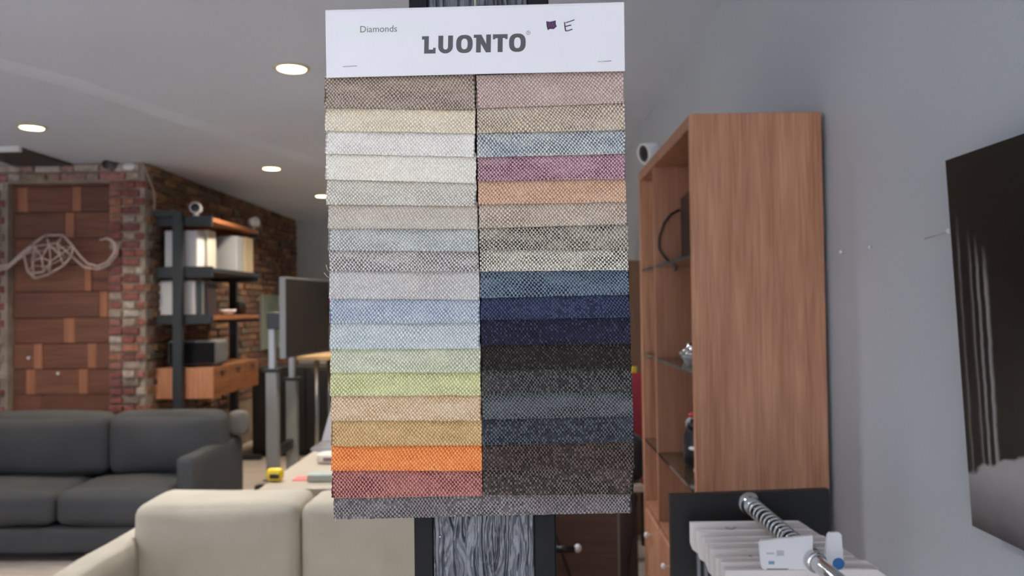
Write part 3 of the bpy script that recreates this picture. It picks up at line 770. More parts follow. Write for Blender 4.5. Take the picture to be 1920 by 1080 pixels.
# ------------------------------------------------------------------ canvas print on the right wall
m_print = bpy.data.materials.new('canvas_photo'); m_print.use_nodes = True
nt = m_print.node_tree; pb = nt.nodes['Principled BSDF']; pb.inputs['Roughness'].default_value = .35; pb.inputs['Specular IOR Level'].default_value = .35
tc = nt.nodes.new('ShaderNodeTexCoord'); sx = nt.nodes.new('ShaderNodeSeparateXYZ'); nt.links.new(tc.outputs['Generated'], sx.inputs[0])
def mth(op, a, b=None, c=None):
    n_ = nt.nodes.new('ShaderNodeMath'); n_.operation = op
    for k, v in enumerate((a, b, c)):
        if v is None: continue
        if isinstance(v, (int, float)): n_.inputs[k].default_value = v
        else: nt.links.new(v, n_.inputs[k])
    return n_.outputs[0]
u = mth('SUBTRACT', 1.0, sx.outputs['Y']); v = sx.outputs['Z']
nzz = nt.nodes.new('ShaderNodeTexNoise'); nzz.inputs['Scale'].default_value = 16; nzz.inputs['Detail'].default_value = 6
mpp = nt.nodes.new('ShaderNodeMapping'); mpp.inputs['Scale'].default_value = (1, 1.2, .35); nt.links.new(tc.outputs['Generated'], mpp.inputs[0]); nt.links.new(mpp.outputs[0], nzz.inputs['Vector'])
us = mth('ADD', mth('ADD', u, mth('MULTIPLY', v, -.006)), mth('MULTIPLY', mth('SUBTRACT', nzz.outputs['Fac'], .5), .008))
rp = nt.nodes.new('ShaderNodeValToRGB'); rp.color_ramp.interpolation = 'EASE'; e = rp.color_ramp.elements
stops = [(0, .012), (.011, .008), (.013, .16), (.018, .14), (.020, .008), (.042, .010), (.045, .22), (.049, .16), (.051, .008), (.061, .010), (.063, .28), (.067, .24), (.069, .010), (.079, .010), (.082, .3), (.088, .3), (.091, .012), (.2, .02), (.22, .3), (.25, .02), (.40, .02), (.45, .4), (.6, .05), (1, .02)]
for i, (ps, g_) in enumerate(stops):
    k = e[i] if i < 2 else e.new(ps); k.position = ps; k.color = (g_, g_ * .97, g_ * .96, 1)
nt.links.new(us, rp.inputs['Fac'])
def step(a, b, x):
    n_ = nt.nodes.new('ShaderNodeMapRange'); n_.inputs['From Min'].default_value = a; n_.inputs['From Max'].default_value = b; nt.links.new(x, n_.inputs['Value']); return n_.outputs[0]
def mix(fac, a, b):
    n_ = nt.nodes.new('ShaderNodeMix'); n_.data_type = 'RGBA'; nt.links.new(fac, n_.inputs['Factor'])
    for s_, q_ in (('A', a), ('B', b)):
        if isinstance(q_, tuple): n_.inputs[s_].default_value = (*q_, 1)
        else: nt.links.new(q_, n_.inputs[s_])
    return n_.outputs['Result']
vn = mth('ADD', v, mth('MULTIPLY', mth('SUBTRACT', nzz.outputs['Fac'], .5), .05))
top = step(.78, .90, mth('ADD', vn, mth('MULTIPLY', u, 1.6)))
c1 = mix(top, rp.outputs['Color'], (.008, .008, .008))
floor_edge = mth('ADD', .15, mth('MULTIPLY', u, .6))
fl = step(.0, .012, mth('SUBTRACT', floor_edge, vn))
frp = nt.nodes.new('ShaderNodeValToRGB'); frp.color_ramp.elements[0].color = (.10, .095, .1, 1); frp.color_ramp.elements[1].color = (.42, .40, .40, 1)
nt.links.new(step(.0, .17, vn), frp.inputs['Fac'])
nt.links.new(mix(fl, c1, frp.outputs['Color']), pb.inputs['Base Color'])
PYF = 1.405
PZ0, PZ1 = at(1889, 985, PYF).z, at(1844, 300, PYF).z
pyn, pth = .35, .03
pr = MB()
lean = .03
def pv(y, zz, inn): return (XR - .006 - lean * (zz - PZ0) / (PZ1 - PZ0) - (pth if inn else 0), y, zz)
qs = [pv(pyn, PZ0, 1), pv(PYF, PZ0, 1), pv(PYF, PZ1, 1), pv(pyn, PZ1, 1)]
qb = [pv(pyn, PZ0, 0), pv(PYF, PZ0, 0), pv(PYF, PZ1, 0), pv(pyn, PZ1, 0)]
canv = thing('canvas_print', 'black and white canvas photograph of dark pillars on the grey wall', 'picture', (XR - .03, (pyn + PYF) / 2, PZ0))
pr.add(qs + qb, [(4, 5, 6, 7), (0, 4, 7, 3), (1, 2, 6, 5), (3, 7, 6, 2), (0, 1, 5, 4)])
part('stretcher', pr, mat('canvas_edge', (40, 38, 38), .7), canv)
part('photo', MB().add([Vector(p) - Vector((.0008, 0, 0)) for p in qs] + [Vector(p) + Vector((.0004, 0, 0)) for p in qs], [(0, 1, 2, 3), (4, 7, 6, 5), (0, 4, 5, 1), (1, 5, 6, 2), (2, 6, 7, 3), (3, 7, 4, 0)]), m_print, canv)
# nails left in the grey wall
def ywall(px):
    lo, hi = .5, 8
    for _ in range(40):
        m_ = (lo + hi) / 2
        if at(px, 575, m_).x > XR: hi = m_
        else: lo = m_
    return (lo + hi) / 2
m_nail = mat('nail_head', (250, 250, 250), .25)
for px, py, r_, lab in ((1583, 472, .006, 'small white nail head beside the bookcase on the grey wall'), (1637, 463, .0038, 'tiny pale nail head midway along the grey wall')):
    y = ywall(px); z = at(px, py, y).z
    solo('nail', MB().lathe((XR + .004, y, z), (-1, 0, 0), [(0, r_ * .5), (.008, r_ * .5), (.008, r_), (.008 + r_ * .6, r_ * .8), (.008 + r_, r_ * .2)], 12), m_nail, lab, 'nail', (XR, y, z), 'nails in the grey wall')
y = ywall(1790); z = at(1790, 433, y).z
nl = thing('picture_hook', 'white picture hook with a thin wire near the black canvas print', 'hook', (XR, y, z), 'nails in the grey wall')
part('head', MB().lathe((XR + .003, y, z), (-1, 0, 0), [(0, .002), (.008, .002), (.009, .0065), (.013, .0055), (.016, .001)], 12), m_nail, nl)
y2 = ywall(1738); z2 = at(1738, 447, y2).z
part('wire', MB().tube([(XR - .002, y, z), (XR - .002, y2, z2)], .0010, 6), mat('wire_pale', (205, 205, 205), .5), nl)

# ------------------------------------------------------------------ sample rail with white hangers
RY = 1.62
r0 = at(1405, 945, RY); rx, rz = r0.x, r0.z
pa, pb_ = at(1257, 930, RY), at(1555, 918, RY)
rack = thing('sample_rack', 'black display board with a chrome rail in front of the walnut bookcase', 'display rack', ((pa.x + pb_.x) / 2, RY, 0))
board = mat('rack_board', (20, 20, 22), .55, var=.1, scale=4)
part('board', MB().prism([(pa.x, RY, 0), (pb_.x, RY, 0), (pb_.x, RY, at(1552, 918, RY).z), (pa.x, RY, at(1258, 929, RY).z)], (0, .02, 0)), board, rack)
part('rail', MB().tube([(rx, RY, rz), (rx, .9, rz)], .0125, 20), m_chrome, rack)
part('rail_flange', MB().lathe((rx, RY, rz), (0, -1, 0), [(0, .024), (.004, .024), (.007, .020), (.012, .017), (.03, .0165)], 24), m_chrome, rack)
m_tag = mat('hanger_card', (240, 233, 229), .5)
m_mark = mat('hanger_print', (120, 104, 100), .6)
hy = [1.55, 1.505, 1.46, 1.42, 1.38, 1.345, 1.31, 1.28]
hl = ['hindmost white sample hanger on the chrome rail nearest the black board', 'second white sample hanger from the black board', 'third white sample hanger from the black board', 'fourth white sample hanger from the black board',
      'fifth white sample hanger from the black board', 'sixth white sample hanger from the black board', 'seventh white sample hanger from the black board', 'frontmost wide white sample hanger under the blue dot tag']
cx0, cx1 = at(1297, 1000, 1.55).x, at(1524, 1000, 1.55).x
ctop = at(1400, 981, 1.55).z
rr = random.Random(8)
for k, y in enumerate(hy):
    h = thing('sample_hanger', hl[k], 'hanger', ((cx0 + cx1) / 2, y, ctop - .05), 'white sample hangers on the chrome rail')
    o_ = rr.uniform(-.004, .004); x0, x1, zt = cx0 + o_, cx1 + o_ + .004 * k, ctop + rr.uniform(-.002, .002)
    pl_ = [(x0, y, zt), (x0, y, zt - .040), (x0 + .004, y, zt - .052), (x0 + .018, y, zt - .062), (x0 + .03, y, zt - .085), (x1 - .03, y, zt - .085), (x1 - .018, y, zt - .062), (x1 - .004, y, zt - .052), (x1, y, zt - .022), (x1 - .004, y, zt - .012), (x1 - .022, y, zt)]
    part('card', MB().prism(pl_, (0, .009, 0)), m_tag, h)
    ring = [(rx + .0152 * math.cos(a_), y + .006 + .006 * math.sin(a_ * .5), rz + .0152 * math.sin(a_)) for a_ in [math.radians(-70 + 320 * j / 16) for j in range(17)]]
    part('hook', MB().tube([(rx, y + .006, zt - .02), (rx + .003, y + .006, zt - .008)] + ring, .0024, 8), m_chrome, h)
    part('spring_hook', MB().tube([(p[0], p[1] + .020, p[2]) for p in ring], .0024, 8), m_chrome, h)
    lx = x0 + .06 + rr.uniform(0, .05)
    part('hand_mark', MB().tube([(lx, y - .0006, zt - .010), (lx + .012, y - .0006, zt - .013), (lx + .02, y - .0006, zt - .010)], .0008, 5), m_mark, h)
    part('clip', MB().box(x0 + .012, x0 + .018, y + .002, y + .010, zt - .13, zt - .05), m_steel, h)
# the front tag with printing and the blue dot
ty = 1.265
tp = lambda px, py: at(px, py, ty)
tagw = thing('price_tag', 'white plastic rail tag with printed label and blue dot in front of the hangers', 'tag', (rx, ty, tp(1500, 1066).z))
out = [(1424, 1018), (1428, 1014), (1524, 1004), (1524, 1032), (1548, 1042), (1552, 1004), (1556, 999), (1573, 998), (1578, 1003), (1583, 1066), (1540, 1068), (1432, 1068), (1427, 1062)]
tg = part('plate', MB().prism([tp(*p) for p in out], (0, .006, 0)), mat('tag_white', (236, 236, 240), .35), tagw)
part('dot', MB().lathe((tp(1572, 1057).x, ty - .0002, tp(1572, 1057).z), (0, -1, 0), [(0, .0092), (.0008, .0092), (.0010, .008)], 24), mat('dot_blue', (36, 112, 178), .4), tagw)
m_lp = mat('label_print', (196, 196, 202), .6)
def lab_quad(x0, y0, x1, y1, m_, nm='label_print'):
    part(nm, MB().prism([tp(x0, y1), tp(x1, y1), tp(x1, y0), tp(x0, y0)], (0, -.0003, 0)), m_, tagw)
lab_quad(1437, 1036, 1452, 1039, m_lp); lab_quad(1456, 1032, 1470, 1042, m_lp)
lab_quad(1441, 1052, 1452, 1058, mat('label_print_blue', (120, 168, 190), .6)); lab_quad(1438, 1066, 1478, 1068, mat('label_line', (120, 120, 126), .6))
part('grip', MB().lathe((rx, ty - .016, rz), (0, 1, 0), [(0, .0145), (.002, .0165), (.024, .0165), (.026, .0145)], 24), m_chrome, tagw)

# ------------------------------------------------------------------ cream sofa facing the camera
m_cream = mat('linen_cream', (188, 178, 160), .95, var=.07, scale=9, bump=.0012, bscale=420, spec=.15)
sof = thing('cream_sofa', 'cream linen sofa with slim arms behind the wooden post', 'sofa', (-.63, 2.3, 0))
sx0, sx1 = -1.285, .02
part('base', MB().cushion(sx0 + .02, sx1 - .02, 1.85, 2.86, .06, .30, .03, 6), m_cream, sof)
AT = at(250, 985, 2.62).z
part('arm', MB().cushion(sx0, sx0 + .10, 1.82, 2.88, .08, AT, .025, 8, (.004, 0, .004)), m_cream, sof)
part('arm', MB().cushion(sx1 - .10, sx1, 1.82, 2.88, .08, AT, .025, 8, (.004, 0, .004)), m_cream, sof)
part('back_frame', MB().cushion(sx0 + .05, sx1 - .05, 2.72, 2.88, .1, AT + .03, .03, 8), m_cream, sof)
CT = at(400, 930, 2.56).z
xm = at(566, 980, 2.5).x; xl = at(252, 960, 2.5).x
for k, (p0, p1) in enumerate(((xl + .01, xm - .004), (xm + .004, xm + .52))):
    c_ = part('back_cushion', MB().cushion(p0, p1, 2.46, 2.70, .42, CT - .006, .036, 16, (.006, .03, .008), seed=k, wob=.003), m_cream, sof)
    part('seat_cushion', MB().cushion(p0 - (.0 if k else -.02), p1, 1.86, 2.52, .30, .45, .04, 10, (0, 0, .015), seed=k + 7), m_cream, sof)
for x in (sx0 + .08, sx1 - .08):
    for y in (1.92, 2.78): part('leg', MB().lathe((x, y, .07), (0, 0, -1), [(0, .022), (.07, .016)], 12), m_blackgloss, sof)

# ------------------------------------------------------------------ dark sofa in front of the doorway
m_char = mat('velvet_charcoal', (68, 68, 69), .9, var=.1, scale=4, bump=.0015, bscale=200, spec=.15)
SZ = 4.62
ax1 = at(363, 890, SZ).x; ax0 = at(329, 890, SZ).x
dso = thing('charcoal_sofa', 'charcoal upholstered sofa in front of the brick doorway', 'sofa', (-2.9, 5.0, 0))
sl = -4.15
part('base', MB().cushion(sl + .02, ax0 + .02, SZ + .01, 5.40, .05, at(200, 990, SZ).z, .03, 6), m_char, dso)
arm_z = at(365, 858, SZ).z
part('arm', MB().cushion(ax0, ax1, SZ - .01, 5.46, .04, arm_z, .025, 8, (.004, 0, .006)), m_char, dso)
part('arm', MB().cushion(sl, sl + .11, SZ - .01, 5.46, .04, arm_z, .025, 8, (.004, 0, .006)), m_char, dso)
part('back_frame', MB().cushion(sl + .05, ax0 + .03, 5.28, 5.46, .1, arm_z + .07, .04, 8), m_char, dso)
sm = at(106, 940, SZ + .05).x; bmx = at(206, 800, 5.08).x
stp = at(150, 922, SZ + .02).z; sbt = at(150, 988, SZ + .02).z
for k, (p0, p1) in enumerate(((sl + .11, sm - .003), (sm + .003, ax0 - .003))):
    part('seat_cushion', MB().cushion(p0, p1, SZ - .0, 5.20, sbt, stp, .06, 12, (0, .012, .03), seed=k + 3), m_char, dso)
btp = at(300, 766, 5.2).z
bl = [sl + .06, bmx - .005, bmx + .005, at(415, 800, 5.1).x]
for k in range(2):
    part('back_cushion', MB().cushion(bl[2 * k], bl[2 * k + 1], 5.02, 5.27, stp - .0, btp - .012, .075, 14, (.012, .05, .014), seed=k + 20, wob=.006), m_char, dso)
for x in (sl + .06, ax1 - .06):
    for y in (SZ + .08, 5.36): part('leg', MB().lathe((x, y, .06), (0, 0, -1), [(0, .025), (.06, .018)], 12), m_blackgloss, dso)
p = at(442, 790, 5.3)
solo('throw_pillow', MB().cushion(p.x - .055, p.x + .05, 5.30, 5.42, arm_z + .014, arm_z + .170, .026, 10, (.02, .01, 0), 4), mat('pillow_grey', (96, 92, 88), .95, bump=.001, bscale=200), 'small grey pillow on the right arm of the charcoal sofa', 'pillow')

# ------------------------------------------------------------------ desk behind the cream sofa
DY0, DY1 = 3.10, 4.15
dzt = at(560, 916, DY0).z
dxl, dxr = at(484, 916, DY0).x, at(1210, 916, DY0).x - .005
desk = thing('desk', 'cream topped desk with dark brown front panel behind the cream sofa', 'desk', ((dxl + dxr) / 2, (DY0 + DY1) / 2, 0))
m_top = mat('desk_laminate', (176, 162, 144), .35, var=.04, scale=5)
m_apron = mat_wood('desk_front', (88, 64, 54), (108, 80, 68), 'X', .5)
part('top', MB().box(dxl, dxr, DY0, DY1, dzt - .028, dzt, .004), m_top, desk)
part('front_panel', MB().box(dxl + .35, dxr - .10, DY0 + .04, DY0 + .06, .03, dzt - .03), m_apron, desk)
part('end_panel', MB().box(dxr - .09, dxr - .02, DY0 + .05, DY1 - .05, 0, dzt - .03), mat_wood('desk_end', (66, 48, 42), (80, 60, 52), 'Z', .5), desk)
part('end_panel', MB().box(dxl + .30, dxl + .34, DY0 + .05, DY1 - .05, 0, dzt - .03), m_apron, desk)
# tape measure
p = at(516, 905, 3.2)
def onto(px, py, z):
    d = at(px, py, 1) - EYE; return EYE + d * ((z - EYE.z) / d.z)
q = onto(516, 903, dzt); m_yel = mat('tape_yellow', (222, 190, 28), .4)
tm = thing('tape_measure', 'yellow and black tape measure at the left edge of the desk', 'tape measure', (q.x, q.y, dzt))
part('case', MB().cushion(q.x - .034, q.x + .034, q.y - .02, q.y + .02, dzt + .001, dzt + .055, .018, 6, wob=0), m_yel, tm)
part('belt_clip', MB().box(q.x - .016, q.x + .022, q.y - .0235, q.y - .019, dzt + .016, dzt + .034, .002, 1), m_blackgloss, tm)
part('tape_tip', MB().box(q.x - .046, q.x - .03, q.y - .01, q.y + .01, dzt + .003, dzt + .008), m_blackgloss, tm)
q = onto(566, 898, dzt)
solo('card', MB().box(q.x - .028, q.x + .028, q.y - .04, q.y + .04, dzt + .0005, dzt + .004), mat('card_red', (226, 110, 104), .5), 'coral red card lying flat on the desk', 'card')
q = onto(602, 902, dzt)
solo('eraser_box', MB().box(q.x - .05, q.x + .08, q.y - .03, q.y + .05, dzt + .0005, dzt + .032, .006), mat('box_celadon', (158, 164, 152), .5), 'pale grey green box on the desk beside the coral card', 'box')
q = onto(606, 871, dzt)
wb_ = thing('white_carton', 'white carton with dark label on the desk by the swatch card edge', 'box', (q.x + .05, q.y + .04, dzt))
part('carton', MB().box(q.x - .032, q.x + .15, q.y, q.y + .10, dzt + .0005, dzt + .045, .012), mat('carton_white', (206, 194, 180), .5), wb_)
part('label', MB().box(q.x + .0, q.x + .08, q.y - .0008, q.y + .002, dzt + .014, dzt + .030), mat('carton_label', (120, 92, 96), .5), wb_)
q = onto(603, 832, dzt)
lp = thing('laptop', 'grey laptop with tilted lid on the desk behind the swatch card', 'laptop', (q.x + .18, q.y, dzt))
part('keyboard_base', MB().box(q.x, q.x + .34, q.y - .22, q.y, dzt + .0005, dzt + .016, .004), m_steel, lp)
part('lid', MB().prism([(q.x, q.y, dzt + .014), (q.x + .34, q.y, dzt + .014), (q.x + .38, q.y + .07, dzt + .20), (q.x + .04, q.y + .07, dzt + .20)], (0, .008, .002)), mat('laptop_lid', (150, 144, 146), .45), lp)
q = onto(1199, 905, dzt)
solo('black_bag', MB().cushion(q.x - .10, q.x + .03, q.y - .02, q.y + .16, dzt + .006, dzt + .17, .04, 8, (.01, .01, .01)), mat('bag_black', (24, 24, 26), .6), 'black bag on the right end of the desk beside the bookcase', 'bag')

# plug and cords in front of the desk panel
p = at(1084, 1028, 2.9)
pg = thing('cord_plug', 'black cord plug with white rounded tip beside the post', 'plug', (p.x, 2.9, p.z))
part('plug_body', MB().tube([at(1040, 1030, 2.9), at(1078, 1030, 2.9)], .013, 12), m_blackgloss, pg)
part('plug_tip', MB().sphere(at(1083, 1028, 2.9), .014, .013, .015), m_white, pg)
cpt = [at(x, y, 2.9) for x, y in ((1034, 985), (1044, 1010), (1052, 1030), (1060, 1055), (1070, 1085), (1074, 1180))]; cpt.append(Vector((cpt[-1].x + .02, 2.9, .01)))
part('cord', MB().tube(cpt, .005, 8), m_blackgloss, pg)
yq = DY0 + .028
cp2 = [at(x, y, yq) for x, y in ((1194, 930), (1186, 1000), (1177, 1050), (1175, 1090))]; cp2.append(Vector((cp2[-1].x, yq, .01)))
solo('dark_cord', MB().tube(cp2, .006, 8), mat('cord_dark', (40, 28, 26), .6), 'dark cord running down the brown desk panel', 'cord')

# ------------------------------------------------------------------ black shelving unit along the left brick wall
SY0, SY1 = 6.56, 7.74
sxa, sxb = at(275, 510, SY0).x, at(398, 510, SY0).x
sh = thing('shelving_unit', 'black metal shelving unit with wooden boards along the brown brick wall', 'shelves', ((sxa + sxb) / 2, (SY0 + SY1) / 2, 0))
pxm = at(334, 510, SY0 - .04).x
m_orange = mat_wood('shelf_wood', (128, 78, 46), (168, 106, 66), 'Y', .55)
for y in (SY0 - .07, SY1 + .01):
    part('post', MB().box(pxm - .037, pxm + .037, y, y + .06, 0, at(334, 396, SY0 - .04).z, .003, 1), m_black, sh)
    part('foot', MB().box(sxa + .02, sxb, y, y + .06, 0, .05, .003, 1), m_black, sh)
part('wall_arm', MB().box(XL + .03, pxm, SY0 - .065, SY0 - .015, at(300, 408, SY0).z, at(300, 396, SY0).z), m_black, sh)
levels = []
for (ya, yb) in ((405, 424), (500, 521), (590, 608)):
    z1, z0 = at(340, ya, SY0).z, at(340, yb, SY0).z
    levels.append(z1)
    part('end_rail', MB().box(sxa, sxb, SY0 - .01, SY0 + .03, z0, z1, .003, 1), m_black, sh)
    part('end_rail', MB().box(sxa, sxb, SY1 - .03, SY1 + .01, z0, z1, .003, 1), m_black, sh)
    part('shelf_board', MB().box(sxa, sxb, SY0 + .03, SY1 - .03, z1 - .05, z1 - .012, .002, 1), m_orange if ya != 500 else m_black, sh)
    levels[-1] = z1 - .0115
dz0, dz1_ = at(340, 748, SY0).z, at(340, 690, SY0).z
m_cedar = mat_wood('drawer_wood', (176, 116, 86), (206, 148, 112), 'Z', .45)
m_cedar2 = mat_wood('drawer_front_wood', (110, 70, 42), (150, 96, 60), 'Y', .5)
part('drawer_box', MB().box(sxa, sxb - .02, SY0 + .02, SY1 - .03, dz0, dz1_, .003, 1), m_cedar2, sh)
for p0, p1 in ((sxa, pxm - .036), (pxm + .036, sxb)):
    part('end_panel', MB().box(p0, p1, SY0, SY0 + .022, dz0, dz1_, .002, 1), m_cedar, sh)
for k in range(3):
    y0 = SY0 + .03 + k * .372
    d_ = part('drawer', MB().box(sxb - .02, sxb, y0, y0 + .365, dz0 + .005, dz1_ - .005, .002, 1), m_cedar2, sh)
    part('pull', MB().box(sxb, sxb + .012, y0 + .14, y0 + .23, dz1_ - .05, dz1_ - .04), m_black, d_)
m_box = mat('box_white', (222, 222, 226), .8, spec=.2)
G1 = 'boxes on the black shelves'
wx0 = at(308, 470, SY0 + .06).x; wx1 = at(370, 470, SY0 + .06).x
ht = at(340, 432, SY0 + .06).z - levels[1]
solo('storage_box', MB().box(wx0, wx1, SY0 + .06, SY0 + .22, levels[1] + .0005, levels[1] + ht, .012), m_box, 'tall white box behind the post on the upper black shelf', 'box', None, G1)
solo('storage_box', MB().box(wx0 + .06, wx1 + .02, SY0 + .235, SY0 + .42, levels[1] + .0005, levels[1] + ht + .02, .006), mat('box_cream', (212, 206, 196), .8, spec=.2), 'cream box just behind the tall white box on the upper shelf', 'box', None, G1)
solo('storage_box', MB().box(wx0 + .12, at(444, 470, SY0 + .62).x, SY0 + .62, SY0 + .80, levels[1] + .0005, levels[1] + ht - .0, .004), mat('box_grey', (168, 170, 176), .55), 'grey box in the middle of the upper black shelf', 'box', None, G1)
solo('storage_box', MB().box(wx0 + .12, at(468, 470, SY0 + .95).x, SY0 + .84, SY0 + 1.05, levels[1] + .0005, levels[1] + ht + .01, .004), mat('box_buff', (196, 176, 146), .6), 'buff box at the far end of the upper black shelf', 'box', None, G1)
wx0 = at(296, 560, SY0 + .06).x; wx1 = at(366, 560, SY0 + .06).x
ht = at(340, 526, SY0 + .06).z - levels[2]
solo('storage_box', MB().box(wx0, wx1, SY0 + .06, SY0 + .24, levels[2] + .0005, levels[2] + ht, .014), m_box, 'wide white box behind the post on the middle black shelf', 'box', None, G1)
for k, (w_, c_, ln, lab) in enumerate((((.030), (64, 82, 84), .0, 'teal upright book beside the white box on the middle shelf'), (.022, (150, 144, 136), .0, 'grey upright book on the middle shelf'), (.02, (52, 40, 44), .010, 'dark leaning book at the end of the book row on the middle shelf'))):
    x0 = wx1 + .008 + k * .037; y0 = SY0 + .08; hb = ht - .01 * k
    bk_ = thing('book', lab, 'book', (x0, y0, levels[2]), 'books on the middle black shelf')
    part('cover', MB().prism([(x0, y0, levels[2] + .001), (x0 + w_, y0, levels[2] + .001), (x0 + w_ - ln, y0, levels[2] + hb), (x0 - ln, y0, levels[2] + hb)], (0, .2, 0)), mat('book_cover_%d' % k, c_, .55), bk_)
    part('pages', MB().prism([(x0 + .003, y0 + .004, levels[2] + hb - .002), (x0 + w_ - .003, y0 + .004, levels[2] + hb - .002), (x0 + w_ - .003 - ln, y0 + .004, levels[2] + hb + .001), (x0 + .003 - ln, y0 + .004, levels[2] + hb + .001)], (0, .19, 0)), m_box, bk_)
q = at(430, 588, SY0 + .62)
solo('white_bowl', MB().lathe((q.x - .03, SY0 + .66, levels[2] + .0005), (0, 0, 1), [(0, .035), (.006, .04), (.03, .07), (.05, .078), (.046, .072), (.02, .045)], 20), m_white, 'shallow white bowl on the middle black shelf', 'bowl')
q = at(455, 585, SY0 + .9)
solo('grey_canister', MB().lathe((q.x - .03, SY0 + .95, levels[2] + .0005), (0, 0, 1), [(0, .045), (.1, .045), (.105, .048), (.12, .048), (.124, .04)], 20), m_black, 'dark canister at the far end of the middle black shelf', 'canister')
# boxy appliance on the drawers
o0, o1 = at(312, 660, SY0 + .08).x, at(405, 660, SY0 + .08).x; oz = at(350, 638, SY0 + .08).z
ov = thing('toaster_oven', 'black fronted appliance with grey frame on top of the wooden drawers', 'appliance', ((o0 + o1) / 2, SY0 + .2, dz1_))
part('body', MB().box(o0, o1, SY0 + .09, SY0 + .36, dz1_ + .012, oz, .03, 3), mat('appliance_grey', (96, 98, 102), .4), ov)
part('front_glass', MB().box(o0 + .02, o1 - .016, SY0 + .08, SY0 + .10, dz1_ + .03, oz - .018, .006), mat('appliance_front', (16, 16, 18), .6, spec=.2), ov)
for x in (o0 + .05, o1 - .05): part('foot', MB().box(x - .015, x + .015, SY0 + .12, SY0 + .32, dz1_ + .0005, dz1_ + .014), m_blackgloss, ov)
q = at(369, 395, SY0 + .02); ltop = at(340, 405, SY0).z
shop_camera((q.x, SY0 + .012, ltop), (.10, -.98, .05), .047, 'white security camera facing forward on top of the black shelves')
q = at(478, 425, SY1 - .05)
shop_camera((q.x - .03, SY1 - .0, ltop + .0), (.55, .7, .25), .05, 'white security camera on a stalk at the far end of the black shelves')
wp = [at(x, y, SY0 + .7) for x, y in ((415, 412), (425, 405), (440, 406), (452, 420))]
solo('coiled_cable', MB().tube(wp, .006, 8), mat('cable_brown', (92, 74, 62), .6), 'brown cable arching over the top black shelf', 'cable')
# cable down the brick corner
cb_ = [at(x, y, YF - .03) for x, y in ((258, 296), (268, 302), (274, 318), (276, 338), (283, 356), (285, 372), (283, 392))]
cb_ = [Vector((p.x, YF - .034 if p.x < XL + .03 else YF + .02, p.z)) for p in cb_]
solo('hanging_cable', MB().tube(cb_, .007, 8), mat('cable_beige', (150, 134, 118), .6), 'beige cable hanging down the corner of the brick pier', 'cable')
# dark camera on the brick pier
q = at(200, 309, YF - .12)
bc = thing('bullet_camera', 'black bullet camera bracketed to the whitewashed brick above the doorway', 'camera', (q.x, YF - .03, q.z))
part('housing', MB().lathe((q.x, YF - .14, q.z), (.15, 1, .1), [(0, .030), (.004, .034), (.09, .034), (.10, .026)], 20), mat('camera_grey', (110, 108, 104), .5), bc)
part('lens', MB().lathe((q.x, YF - .142, q.z), (.15, 1, .1), [(-.004, .026), (0, .030), (.006, .030)], 20), m_blackgloss, bc)
part('bracket', MB().bar((q.x + .012, YF - .06, q.z), (q.x + .06, YF - .026, q.z + .05), .022), mat('camera_grey2', (120, 116, 110), .5), bc)
q = at(241, 294, YF - .02)
pt = part('plaster_patch', MB().cushion(q.x - .045, q.x + .045, YF - .04, YF + .01, CEIL - .055, CEIL - .006, .02, 6, (.006, .006, .006), 3, .004), mat('plaster_white', (232, 230, 230), .8), wall_front)

# ------------------------------------------------------------------ white wire sculpture on the doorway
m_wire = mat('white_wire', (190, 172, 168), .6)
WYF, WYB = YF - .16, YF - .04
def w(px, py, d=0.0): return at(px, py, WYF + (WYB - WYF) * d)
wv = thing('wire_sculpture', 'white wire sculpture with faceted body and curling tail before the planked doorway', 'sculpture', (at(110, 520, WYB).x, WYB, at(110, 520, WYB).z))
ring = [(45, 478), (60, 459), (85, 441), (118, 441), (137, 462), (134, 480), (119, 498), (92, 514), (65, 522), (52, 509)]
inner = [(66, 462, 0), (92, 458, 0), (107, 456, .1), (60, 490, .1), (78, 483, 0), (95, 490, 0), (112, 478, 0), (123, 470, .1), (82, 510, .1), (62, 512, .2)]
edges = [((45, 478), 0), ((60, 459), 0), ((85, 441), 1), ((118, 441), 2), ((137, 462), 7), ((134, 480), 7), ((119, 498), 6), ((92, 514), 5), ((65, 522), 9), ((52, 509), 9)]
bars = [(ring[i], ring[(i + 1) % 10]) for i in range(10)]
body = MB()
def bar3(a, b_, da, db, r_=.0055): body.tube([w(*a, da), w(*b_, db)], r_, 6)
for i in range(10): bar3(ring[i], ring[(i + 1) % 10], .5, .5, .008)
for rp_, k in edges: bar3(rp_, inner[k][:2], .5, inner[k][2])
for a_, b2 in ((0, 1), (1, 2), (2, 7), (0, 3), (0, 4), (1, 4), (1, 5), (2, 6), (4, 5), (5, 6), (6, 7), (3, 4), (3, 9), (4, 8), (5, 8), (9, 8), (6, 1)):
    bar3(inner[a_][:2], inner[b2][:2], inner[a_][2], inner[b2][2])
bk2 = [(70, 470, 1), (104, 464, 1), (122, 482, 1), (90, 500, 1), (62, 498, 1)]
for i in range(5): bar3(bk2[i][:2], bk2[(i + 1) % 5][:2], 1, 1, .0045)
for i, j in ((0, 0), (0, 1), (1, 3), (1, 4), (2, 5), (2, 6), (3, 7), (4, 8), (4, 9)): bar3(bk2[i][:2], ring[j], 1, .5, .0045)
part('body_frame', body, m_wire, wv)
part('tail', MB().tube([w(x, y, .5) for x, y in ((118, 441), (137, 463), (150, 480), (164, 494), (183, 499), (201, 492), (214, 475), (216, 462), (211, 452), (200, 447), (187, 450))], [.008] * 6 + [.010, .012, .010, .009, .006], 8), m_wire, wv)
part('tail', MB().tube([w(x, y, .7) for x, y in ((134, 480), (146, 491), (158, 501), (184, 505), (203, 497), (219, 478), (221, 464), (214, 453), (204, 446))], .008, 8), m_wire, wv)
